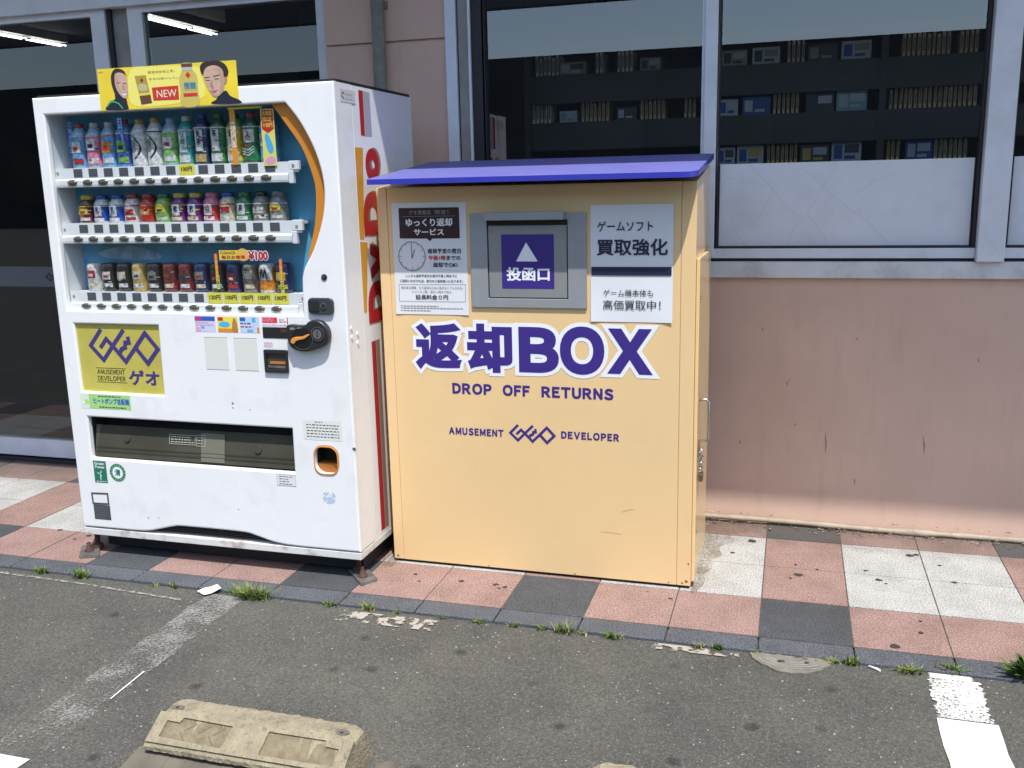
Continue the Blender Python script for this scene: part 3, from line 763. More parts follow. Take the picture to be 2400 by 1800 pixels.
poly(mb, [(-0.871,1.291), (-0.910,1.222), (-0.828,1.222)], FF, white_vinyl, 0.0012)
txt(mb, "投函口", (-0.948, -0.784, 1.150, 1.201), FF, white_vinyl, 0.03, 0.0012)
mb.build("flap_sticker", fl)
# big lettering
mb = MB()
for ch, rc in (("返", (-1.325,-1.134,0.806,0.988)), ("却", (-1.112,-0.933,0.802,0.989)), ("Ｂ", (-0.908,-0.754,0.808,0.980)), ("Ｏ", (-0.750,-0.583,0.806,0.986)), ("Ｘ", (-0.573,-0.406,0.814,0.981))):
    bd = 0.048 if ch in "返却" else 0.055
    txt(mb, ch, rc, F0, white_vinyl, bd + (0.075 if ch in "返却" else 0.072), 0.0006, ref=bd)
    txt(mb, ch, rc, F0, purple, bd, 0.0016)
mb.build("title_lettering", rb); mb = MB()
for s, a, b in (("DROP", -1.178, -1.019), ("OFF", -0.975, -0.868), ("RETURNS", -0.823, -0.550)): latin(mb, s, (a, b, 0.714, 0.757), F0, purple, 0.052, 0.0006); mb.build("subtitle_lettering", rb); mb = MB()
latin(mb, "AMUSEMENT", (-1.199, -0.976, 0.551, 0.580), F0, purple, 0.050, 0.0006, 0.15)
mb.build("slogan_lettering", rb); mb = MB()
latin(mb, "DEVELOPER", (-0.749, -0.528, 0.558, 0.587), F0, purple, 0.050, 0.0006, 0.15)
mb.build("slogan_lettering", rb); mb = MB()
logo(mb, -0.953, -0.771, 0.536, 0.603, F0, purple, 0.0006)
mb.build("emblem", rb)
sc_m = mat("box scuff", (0.62, 0.43, 0.20), 0.5); rs_m = mat("rust speck", (0.20, 0.09, 0.03), 0.8)
for x, z, L, a_ in ((-0.52, 0.285, 0.05, 0.3), (-0.60, 0.20, 0.08, -0.05), (-1.10, 0.42, 0.012, 0.4)):
    mb = MB(); stroke(mb, [(x, z), (x+L*math.cos(a_)*0.5, z+L*math.sin(a_)*0.5+0.002), (x+L*math.cos(a_), z+L*math.sin(a_))], 0.0016, F0, sc_m, 0.0005, ext=0); mb.build("scuff_mark", rb)
for x, z, r in ((-0.275, 0.03, 0.006), (-0.29, 0.022, 0.004), (-0.34, 0.02, 0.003), (-1.44, 0.025, 0.005), (-0.70, 0.018, 0.003), (-1.05, 0.018, 0.003), (-0.268, 0.10, 0.004)):
    mb = MB(); mb.face([F0(x + r*random.uniform(.5, 1.3)*math.cos(q), z + r*random.uniform(.5, 1.3)*math.sin(q), 0.0006) for q in [i*0.785 for i in range(8)]], rs_m); mb.build("rust_mark", rb)
# posters
def sheet(mbx, x0, x1, z0, z1, m_, lift=0.003):
    nx, nz = 8, 10
    vs = []
    for j in range(nz+1):
        for i in range(nx+1):
            a = i/nx; b = j/nz
            d = 0.0012 + lift*0.25*abs(math.sin(a*5+b*3))**3*((2*a-1)**4 + (2*b-1)**4)*0.5 + (lift*((2*a-1)**8)*(1-b)**6)
            vs.append((x0+(x1-x0)*a, -d, z0+(z1-z0)*b))
    mbx.geo(vs, [(j*(nx+1)+i, j*(nx+1)+i+1, (j+1)*(nx+1)+i+1, (j+1)*(nx+1)+i) for j in range(nz) for i in range(nx)], m_, True)
mb = MB(); sheet(mb, -1.396, -1.100, 1.020, 1.440, paper, 0.002); pa = mb.build("poster", rb, "white poster with a maroon heading and a clock")
FP = front(-0.0026)
mb = MB()
poly(mb, [(-1.367,1.308), (-1.367,1.421), (-1.1265,1.421), (-1.1265,1.307), (-1.235,1.307), (-1.246,1.297), (-1.257,1.307)], FP, maroon_ink)
grey_ink = mat("grey ink", (0.33, 0.30, 0.30), 0.5); mid_ink = mat("dark grey ink", (0.05, 0.05, 0.055), 0.5)
txt(mb, "ゲオ恵庭店", (-1.326, -1.237, 1.396, 1.412), FP, grey_ink, 0.0, 0.0005); txt(mb, "限定！", (-1.222, -1.168, 1.396, 1.412), FP, grey_ink, 0.0, 0.0005)
stroke(mb, [(-1.352,1.3895), (-1.144,1.3895)], 0.0012, FP, grey_ink, 0.0005)
txt(mb, "ゆっくり返却", (-1.340, -1.154, 1.352, 1.382), FP, white_vinyl, 0.03, 0.0005)
txt(mb, "サービス", (-1.309, -1.188, 1.319, 1.344), FP, white_vinyl, 0.03, 0.0005)
stroke(mb, ell(-1.321, 1.241, 0.054, 0.054, 40), 0.0022, FP, mid_ink, closed=True)
for k in range(12):
    a = math.radians(30*k); stroke(mb, [(-1.321+0.050*math.cos(a), 1.241+0.050*math.sin(a)), (-1.321+(0.043 if k % 3 == 0 else 0.046)*math.cos(a), 1.241+(0.043 if k % 3 == 0 else 0.046)*math.sin(a))], 0.0016, FP, mid_ink, 0.0003)
stroke(mb, [(-1.321,1.237), (-1.321,1.287)], 0.0020, FP, mid_ink, 0.0004)
stroke(mb, [(-1.3215,1.234), (-1.309,1.265)], 0.0028, FP, mid_ink, 0.0006)
txt(mb, "返却予定の翌日", (-1.257, -1.124, 1.251, 1.270), FP, ink, 0.026)
txt(mb, "午後1時", (-1.254, -1.186, 1.226, 1.244), FP, red_ink, 0.026)
txt(mb, "までの", (-1.182, -1.126, 1.227, 1.243), FP, ink, 0.026)
txt(mb, "返却でOK!", (-1.238, -1.139, 1.200, 1.218), FP, ink, 0.026)
txt(mb, "レンタル返却予定日の翌日午後１時までに", (-1.350, -1.142, 1.1625, 1.173), FP, ink, 0.015)
txt(mb, "ご返却いただければ、前日のご返却扱いになります。", (-1.374, -1.120, 1.143, 1.1535), FP, ink, 0.015)
stroke(mb, [(-1.379,1.134), (-1.111,1.136), (-1.112,1.070), (-1.380,1.070)], 0.0012, FP, mid_ink, closed=True)
txt(mb, "夜の急な用事、もう返却のために急がなくても大丈夫。", (-1.371, -1.119, 1.117, 1.127), FP, mid_ink)
txt(mb, "じっくりご覧、翌日１時まで安心", (-1.326, -1.166, 1.102, 1.1115), FP, mid_ink)
txt(mb, "延長料金０円", (-1.313, -1.181, 1.077, 1.096), FP, ink, 0.02)
for z, x1 in ((1.0525, -1.222), (1.0445, -1.121), (1.0350, -1.253)):
    x = -1.377
    while x < x1: stroke(mb, [(x, z), (min(x1, x+0.011), z)], 0.0032, FP, grey_ink, ext=0); x += 0.0135
mb.build("print", pa)
mb = MB(); sheet(mb, -0.6325, -0.3385, 1.005, 1.421, paper, 0.004); pb = mb.build("poster", rb, "white poster with a navy bar across it")
mb = MB(); FP2 = front(-0.0040)
txt(mb, "ゲームソフト", (-0.608, -0.409, 1.328, 1.364), FP2, navy_ink, 0.012)
txt(mb, "買取強化", (-0.611, -0.357, 1.243, 1.302), FP2, navy_ink, 0.022)
quad(mb, -0.6295, -0.343, 1.173, 1.203, FP2, navy_ink)
txt(mb, "ゲーム機本体も", (-0.586, -0.407, 1.099, 1.123), FP2, mid_ink, 0.002)
txt(mb, "高価買取中！", (-0.587, -0.380, 1.050, 1.085), FP2, mid_ink, 0.005)
mb.build("print", pb)

# ================================================================== VENDING MACHINE
VX0, VX1, VY, VH = -2.782, -1.495, -0.225, 1.866
vm = thing("vending_machine", "white drinks vending machine with a lit up display window and orange trim", "vending machine", (-2.14, 0.13, 0))
vm["label"] = "white drinks vending machine with an orange arc round its display window"
mb = MB()
mb.box(VX0+0.006, VX1-0.002, -0.080, 0.483, 0.118, 1.864, white_paint)
cab = mb.build("cabinet", vm)
mb = MB(); mb.box(VX0+0.004, VX1-0.006, -0.200, 0.48, 1.8665, 1.876, black); mb.build("top_cover", vm)
OP = [(-2.733,1.044), (-1.674,1.042), (-1.672,1.105), (-1.669,1.174)] + smooth_poly([(-1.669,1.174), (-1.654,1.219), (-1.617,1.278), (-1.577,1.375), (-1.559,1.462), (-1.562,1.549), (-1.589,1.641), (-1.637,1.733), (-1.690,1.801)], 4, False)[1:] + [(-2.732,1.801)]
PANEL = [(-2.709,0.989), (-2.312,0.989), (-2.316,0.708), (-2.707,0.710)]
SLOT = [(-2.696,0.603), (-1.755,0.601), (-1.757,0.424), (-2.698,0.428)]
RET = rrect(-1.667, -1.568, 0.429, 0.537, 0.035)
bottom = [(VX0,0.121)] + smooth_poly([(-2.64,0.122), (-2.48,0.124), (-2.40,0.140), (-2.334,0.156), (-2.28,0.161), (-2.02,0.160), (-1.95,0.149), (-1.88,0.131), (-1.806,0.122), (-1.70,0.1205)], 4, False) + [(VX1,0.1205)]
mb = MB()
plate(mb, [bottom + [(VX1,VH), (VX0,VH)], OP, PANEL, SLOT, RET], 0.028, front(VY+0.028), white_paint, 0.007)
mb.box(VX0+0.001, VX0+0.014, VY+0.024, -0.086, 0.122, VH-0.001, white_paint)
mb.box(VX1-0.014, VX1-0.001, VY+0.024, -0.086, 0.122, VH-0.001, white_paint)
mb.box(VX0+0.014, VX1-0.014, VY+0.024, -0.086, VH-0.014, VH-0.001, white_paint)
mb.box(VX0+0.014, VX1-0.014, VY+0.030, -0.086, 0.165, 0.18, white_paint)
dr = mb.build("door", vm)
mb = MB(); mb.box(VX0+0.02, VX1-0.02, -0.190, -0.082, 0.118, 0.165, dark_hole)
for k in range(5): mb.box(-2.45, -1.85, -0.197, -0.19, 0.122+k*0.008, 0.126+k*0.008, black)
mb.build("vent_grille", vm)
rusty = mat("chipped white base paint", (0.66, 0.65, 0.62), 0.5, noise=(6, 0.06), grime=(16, (0.20, 0.09, 0.035), 0.95))
mb = MB(); mb.bbox(VX0+0.002, VX1-0.001, -0.222, 0.478, 0.086, 0.1165, rusty, 0.003); mb.build("base_plate", vm)
mb = MB(); mb.box(-2.74, -1.53, -0.135, 0.46, 0.012, 0.086, dark_hole); mb.build("underside_shade", vm)  # near-black block fills the open underside, its shade put into the colour
rust = mat("rusty iron", (0.075, 0.036, 0.026), 0.8, 0.3, noise=(60, 0.4))
galv = mat("galvanised plate", (0.21, 0.21, 0.19), 0.5, 0.6, noise=(20, 0.35))
def foot(pts, bx, by, lx, ly):
    a = MB(); a.prism(pts, 0, 0.012, flat(0.001), galv); ft = a.build("foot", vm)
    a = MB(); a.lathe(bx, by, 0.012, [(0.020,0), (0.020,0.008), (0.012,0.009), (0.012,0.026), (0.006,0.027), (0.006,0.040), (0,0.041)], rust, 6); a.build("anchor_bolt", ft)
    a = MB(); a.tube([(lx,ly,0.012), (lx,ly,0.088)], 0.011, rust, 8); a.lathe(lx, ly, 0.012, [(0.022,0), (0.022,0.012), (0.012,0.02)], rust, 12); a.build("levelling_leg", ft)
foot([(-2.838,-0.186), (-2.776,-0.150), (-2.690,-0.255), (-2.765,-0.288)], -2.763, -0.228, -2.757, -0.180)
foot([(-1.590,-0.150), (-1.520,-0.125), (-1.441,-0.205), (-1.482,-0.268)], -1.502, -0.205, -1.545, -0.150)
for x, y in ((-2.72, 0.42), (-1.55, 0.42)):
    a = MB(); a.tube([(x,y,0.0), (x,y,0.088)], 0.014, rust, 8); a.lathe(x, y, 0.0, [(0.03,0), (0.03,0.012), (0.014,0.02)], rust, 12); a.build("levelling_leg", vm)
FV = front(VY)
# ---- display window
inner_w = mat("white inner wall", (0.62, 0.64, 0.65), 0.5)
blue_poster = mat("sky blue poster", (0.085, 0.34, 0.53), 0.5, noise=(5, 0.35))
mb = MB()
mb.box(-2.752, -2.738, VY+0.029, -0.09, 1.03, 1.812, inner_w); mb.box(-1.556, -1.545, VY+0.029, -0.09, 1.03, 1.812, inner_w)
mb.box(-2.738, -1.556, VY+0.029, -0.09, 1.805, 1.815, inner_w); mb.box(-2.738, -1.556, VY+0.029, -0.09, 1.025, 1.034, inner_w)
ds = mb.build("display_case", dr)
mb = MB(); mb.box(-2.738, -1.556, -0.094, -0.089, 1.034, 1.805, blue_poster)
snow = mat("pale poster print", (0.30, 0.45, 0.58), 0.5, noise=(30, 0.3)); FB = front(-0.094)
poly(mb, smooth_poly([(-2.66,1.26), (-2.58,1.285), (-2.50,1.29), (-2.42,1.275), (-2.36,1.25), (-2.40,1.235), (-2.60,1.24)], 3), FB, snow, 0.0006)
for k in range(40): mb.face([FB(random.uniform(-2.7,-1.6), 0, 0)]*0 or [FB(*(lambda x, z, r: (x+r*a, z+r*b))(*q), 0.0008) for q in [None] for a, b in ()] or [FB(x+dx, z+dz, 0.0008) for x, z, r in [(random.uniform(-2.7,-1.58), random.uniform(1.25,1.32), random.uniform(0.002,0.004))] for dx, dz in ((-r,0), (0,-r), (r,0), (0,r))], snow)
mb.build("back_poster", dr)
orange = mat("orange trim", (0.70, 0.25, 0.022), 0.45)
mb = MB()
arc_o = smooth_poly([(-1.690,1.802), (-1.637,1.734), (-1.589,1.642), (-1.561,1.549), (-1.5585,1.462), (-1.576,1.375), (-1.616,1.278), (-1.653,1.220)], 4, False)
arc_i = smooth_poly([(-1.644,1.27), (-1.612,1.375), (-1.600,1.485), (-1.611,1.555), (-1.646,1.648), (-1.706,1.735), (-1.756,1.802)], 4, False)
vs, fs = curve_geo([arc_o + arc_i], 0.003); mb.geo([front(VY+0.024)(a, b, d) for a, b, d in vs], fs, orange); mb.build("orange_arc", dr)
vglass = glass_mat("display glass", (0.95, 0.975, 0.98), 1.38)
mb = MB(); poly(mb, OP, front(VY+0.0195), vglass); mb.build("display_glass", dr)
# ---- racks with buttons
rack_w = mat("white rack plastic", (0.74, 0.74, 0.73), 0.35)
price_g = mat("grey price window", (0.085, 0.088, 0.10), 0.3)
btn = mat("dark sold out button", (0.085, 0.075, 0.052), 0.22, 0.2, coat=0.5)
RY = VY+0.024
racks = [(1.5225, 1.5985, -2.742, -1.690, -2.656, -1.800, -2.630, -1.784), (1.304, 1.387, -2.740, -1.692, -2.659, -1.800, -2.633, -1.782), (1.038, 1.117, -2.734, -1.686, -2.657, -1.797, -2.631, -1.778)]
cards = {(0, 7): "100円", (2, 8): "120円", (2, 9): "100円", (2, 10): "100円", (2, 11): "100円", (2, 12): "100円"}
for r, (z0, z1, x0, x1, b0, b1, p0, p1) in enumerate(racks):
    mb = MB(); zs = z0 + 0.040
    mb.box(x0, x1+0.02, RY+0.006, RY+0.012, zs-0.002, z1, rack_w)
    mb.box(x0, x1, RY+0.012, -0.095, z1-0.014, z1-0.004, rack_w)
    prof = [(RY+0.012, z0+0.002), (RY+0.001, z0+0.004), (RY-0.0005, z0+0.012), (RY-0.0005, zs-0.012), (RY+0.004, zs-0.004), (RY+0.012, zs-0.001)]
    mb.prism(prof, 0, x1-0.020-x0, lambda a, b, d: (x0+d, a, b), rack_w)
    mb.bbox(x1-0.018, x1, RY, RY+0.02, z0-0.002, zs+0.004, rack_w, 0.002)
    mb.bbox(x1-0.016, x1+0.024, RY+0.002, RY+0.02, zs+0.006, z1+0.002, rack_w, 0.002)
    mb.prism(ell(x1+0.002, zs+0.022, 0.0055, 0.0055, 12), 0, 0.002, front(RY+0.002), grey_m)
    mb.prism(ell(x0+0.016, zs+0.018, 0.0055, 0.0055, 12), 0, 0.002, front(RY+0.006), grey_m)
    rk = mb.build("rack", dr)
    proto_b = proto_p = None
    for k in range(13):
        bx = b0 + (b1-b0)*k/12; px = p0 + (p1-p0)*k/12; zb = z0 + 0.0205
        if proto_b is None:
            a = MB(); vs = [(RY-0.001, 1.0), (RY-0.005, 0.93), (RY-0.0075, 0.6), (RY-0.008, 0.0)]
            N = 18; kk = 0; pv = []
            for yy, sc in vs:
                for s in range(N): pv.append((bx + 0.0225*sc*math.cos(2*math.pi*s/N), yy, zb + 0.0118*sc*math.sin(2*math.pi*s/N)))
            a.geo(pv, [(i*N+s, i*N+(s+1) % N, (i+1)*N+(s+1) % N, (i+1)*N+s) for i in range(3) for s in range(N)], btn, True)
            proto_b = a.build("button", rk); bx_0 = bx
        else:
            o = proto_b.copy(); COL.objects.link(o); o.parent = rk; o.location = (bx-bx_0, 0, 0)
        zc = (zs + z1)/2 - 0.001
        if (r, k) in cards:
            a = MB(); quad(a, px-0.033, px+0.033, zc-0.021, zc+0.022, front(RY+0.0035), yellow_card, 0)
            txt(a, cards[(r, k)], (px-0.024, px+0.024, zc-0.006, zc+0.012), front(RY+0.0035), ink, 0.03, 0.0006); a.build("price_card", rk)
        elif proto_p is None:
            a = MB(); quad(a, px-0.0205, px+0.0205, zc-0.0155, zc+0.0155, front(RY+0.006), price_g, 0.0012)
            for j in range(3): quad(a, px-0.016, px+0.016, zc-0.009+j*0.008, zc-0.0065+j*0.008, front(RY+0.006), mat("price digits", (0.12, 0.12, 0.135), 0.4), 0.0018)
            proto_p = a.build("price_window", rk); px_0 = px
        else:
            o = proto_p.copy(); COL.objects.link(o); o.parent = rk; o.location = (px-px_0, 0, 0)
# ---- stickers in the window
FW_ = front(VY+0.026)
blue_ink = mat("blue ink", (0.03, 0.10, 0.42), 0.5); pale_blue = mat("pale blue print", (0.32, 0.55, 0.75), 0.5); pinkp = mat("pink print", (0.75, 0.35, 0.5), 0.5)
mb = MB()
quad(mb, -2.712, -2.684, 1.652, 1.785, front(-0.135), blue_ink); txt(mb, "北海道限定", (-2.709, -2.687, 1.655, 1.782), front(-0.135), pale_blue, 0.02, 0.0006, vertical=True)
quad(mb, -2.700, -2.664, 1.607, 1.648, front(-0.135), blue_ink, 0.0002); txt(mb, "水", (-2.696, -2.668, 1.612, 1.643), front(-0.135), white_vinyl, 0.03, 0.0008)
mb.build("window_sticker", dr, "blue upright strip with white lettering")
mb = MB(); quad(mb, -2.446, -2.421, 1.68, 1.785, front(-0.172), blue_ink); quad(mb, -2.443, -2.424, 1.683, 1.782, front(-0.172), pale_blue, 0.0003)
txt(mb, "天然水", (-2.442, -2.425, 1.69, 1.775), front(-0.172), blue_ink, 0.03, 0.0007, vertical=True); mb.build("window_sticker", dr, "blue and pale strip on the fourth bottle")
mb = MB(); quad(mb, -1.935, -1.912, 1.592, 1.790, FW_, mat("orange print", (0.75, 0.28, 0.03), 0.5)); quad(mb, -1.932, -1.915, 1.655, 1.745, FW_, mat("cream print", (0.78, 0.72, 0.5), 0.5), 0.0004)
txt(mb, "からだ想い", (-1.931, -1.916, 1.658, 1.742), FW_, ink, 0.0, 0.0008, vertical=True); mb.build("window_sticker", dr, "narrow orange upright strip")
mb = MB(); quad(mb, -1.94, -1.80, 1.789, 1.797, FW_, yellow_card, 0.0002); mb.build("window_sticker", dr, "thin yellow strip along the window top")
mb = MB(); quad(mb, -1.806, -1.752, 1.585, 1.785, FW_, mat("lemon print", (0.75, 0.68, 0.16), 0.5), 0.0006)
poly(mb, [(-1.803,1.715), (-1.803,1.782), (-1.755,1.782), (-1.755,1.715), (-1.779,1.700)], FW_, red_ink, 0.0010)
for k, s in enumerate(("北海道", "限定", "＋50円")): txt(mb, s, (-1.799, -1.760, 1.762-0.021*k, 1.778-0.021*k), FW_, yellow_card, 0.02, 0.0014)
poly(mb, smooth_poly([(-1.795,1.69), (-1.785,1.70), (-1.772,1.68), (-1.762,1.65), (-1.765,1.632), (-1.78,1.630), (-1.790,1.655)], 3), FW_, mat("sky print", (0.08, 0.42, 0.70), 0.5), 0.0010)
poly(mb, smooth_poly([(-1.80,1.60), (-1.78,1.618), (-1.757,1.612), (-1.762,1.594), (-1.785,1.59)], 3), FW_, pinkp, 0.0010)
mb.build("window_sticker", dr, "lemon yellow upright card with a red arrow head")
mb = MB()
quad(mb, -2.027, -1.905, 1.242, 1.279, FW_, yellow_card); poly(mb, ell(-1.925, 1.262, 0.026, 0.024, 16), FW_, mat("light orange print", (0.80, 0.45, 0.08), 0.5), 0.0003)
txt(mb, "CHANCE!", (-2.022, -1.955, 1.264, 1.275), FW_, red_ink, 0.03, 0.0006); txt(mb, "毎日お買得", (-2.018, -1.915, 1.246, 1.260), FW_, red_ink, 0.03, 0.0006)
txt(mb, "¥100", (-1.902, -1.818, 1.242, 1.276), FW_, white_vinyl, 0.11, 0.0004, ref=0.05); txt(mb, "¥100", (-1.902, -1.818, 1.242, 1.276), FW_, red_ink, 0.05, 0.0009)
mb.build("window_sticker", dr, "yellow and red hundred yen sticker")
for sx, zt in ((-2.052, 1.265), (-1.776, 1.245)):
    mb = MB(); f2 = front(VY+0.040)
    quad(mb, sx-0.0065, sx+0.0065, zt-0.085, zt, f2, mat("bright orange print", (0.85, 0.16, 0.02), 0.5)); quad(mb, sx-0.0055, sx+0.0085, zt-0.135, zt-0.082, f2, yellow_card, 0.0003)
    txt(mb, "うまい", (sx-0.004, sx+0.007, zt-0.132, zt-0.086), f2, ink, 0.02, 0.0006, vertical=True); txt(mb, "人気商品", (sx-0.0045, sx+0.0045, zt-0.080, zt-0.004), f2, yellow_card, 0.02, 0.0005, vertical=True)
    mb.build("window_sticker", dr, "orange and yellow upright strip hanging in the can row")

# ---- sample drinks
def bcol(c):
    c = tuple(v*0.78 for v in c)
    return mat("drink %.2f %.2f %.2f" % c, c, 0.28, coat=0.4, noise=(60, 0.45))
Wt = (0.62,0.62,0.60); Rd = (0.42,0.03,0.03); Bu = (0.02,0.08,0.38); Nv = (0.012,0.02,0.09); Gn = (0.02,0.18,0.06); Lg = (0.20,0.42,0.08); Tl = (0.03,0.30,0.28); Yl = (0.62,0.50,0.06); Or = (0.70,0.24,0.02)
Pk = (0.62,0.18,0.28); Pu = (0.13,0.02,0.16); Bk = (0.015,0.014,0.014); Gd = (0.48,0.34,0.10); Gr = (0.20,0.20,0.17); Cw = (0.30,0.48,0.62); Br = (0.10,0.04,0.02); Cr = (0.60,0.52,0.36); Dg = (0.02,0.09,0.04); Sb = (0.10,0.30,0.55); Dr = (0.16,0.02,0.02)
R1 = [(Cw,Rd,Sb,Wt,None,"clear water bottle with a red cap and snowy blue label"), (Cw,Wt,Pk,Wt,None,"clear bottle with a white cap and pink peach print"), (Cw,Wt,Sb,Or,None,"clear blue bottle printed with oranges"),
      (Sb,Rd,Bu,Lg,None,"deep blue bottle with a red and white top behind a blue strip"), (Wt,Gd,Wt,Bk,"arc","white bottle with a black curved line, left one of the two"), (Wt,Gd,Wt,Bk,"arc","white bottle with a black curved line, right one of the two"),
      (Cw,Cw,Lg,Wt,None,"clear topped bottle with a bright green label and white patch"), (Tl,Wt,Tl,Wt,"ソーダ","teal green soda bottle with white lettering"), (Nv,Bu,Nv,Wt,"麦茶","dark navy barley tea bottle with gold lower half"),
      (Dg,Gn,Gn,Wt,"茶","green tea bottle with a white name strip and tea bowl print"), (Lg,Gn,Yl,Wt,"緑","yellow green bottle with a white upright label"), (Dg,Rd,Gn,Wt,"fan","green bottle with a red cap and square white label"), (Sb,Wt,Sb,Wt,None,"pale blue bottle half hidden behind the yellow card")]
R2 = [(Br,Yl,Dr,Yl,None,"small brown bottle with a yellow foot, left end of the middle row"), (Wt,Bu,Bu,Wt,"乳","small blue and white bottle, left one of the two"), (Wt,Bu,Bu,Wt,"乳","small blue and white bottle, right one of the two"),
      (Wt,Rd,Wt,Rd,None,"small white bottle with a red cap and red print"), (Rd,Rd,Rd,Or,None,"small red apple bottle with an orange print"), (Lg,Gn,Lg,Yl,None,"small lime green bottle with a yellow print"),
      (Pu,Yl,Pu,Cr,"葡","small purple bottle with a yellow cap, left one of the two"), (Pu,Yl,Pu,Cr,"葡","small purple bottle with a yellow cap, right one of the two"), (Pk,Pk,Rd,Wt,"桃","small pink bottle with a white square label"),
      (Cr,Bu,Cr,Rd,None,"small cream bottle with a blue cap and red print"), (Gn,Gn,Gn,Wt,"茶","small green bottle with a pale blue and red label"), (Gr,Bk,Gr,Wt,None,"grey black bottle can with a red strip"), (Gr,Gr,Gr,Yl,None,"grey bottle can with a yellow foot, right end of the middle row")]
R3 = [(Wt,None,Wt,Rd,None,"white can with a red print, left end of the bottom row"), (Bk,None,Bk,Wt,None,"black can with a pale blue white label"), (Bk,None,Bk,Cr,None,"black can with a cream square label"), (Gd,None,Gd,Cr,None,"gold can with a pale print"),
      (Bk,None,Bk,Gr,None,"black can with silver grey lettering"), (Dr,None,Dr,Br,None,"dark red can, left one of the two"), (Dr,None,Dr,Br,None,"dark red can, right one of the two"), (Nv,None,Nv,Gr,None,"dark blue can beside the dark red pair"),
      (Bk,None,Bk,Bk,None,"black can behind the first orange and yellow strip"), (Nv,None,Nv,Rd,None,"dark can with red lettering and a blue foot"), (Gr,None,(0.16,0.12,0.10),Cr,None,"grey brown can with pale print"), (Wt,None,Or,Wt,"M","white can with a black zigzag and orange foot"), (Nv,None,Nv,Yl,None,"navy can with a yellow top behind the last orange strip")]
def curved(mbx, cx, cy, r, a0, a1, z0, z1, m_, n=6):
    P = []
    for i in range(n+1):
        a = math.radians(-90 + a0 + (a1-a0)*i/n); P.append((cx+r*math.cos(a), cy+r*math.sin(a)))
    mbx.geo([(x, y, z0) for x, y in P] + [(x, y, z1) for x, y in P], [(i, i+1, n+2+i, n+1+i) for i in range(n)], m_, True)
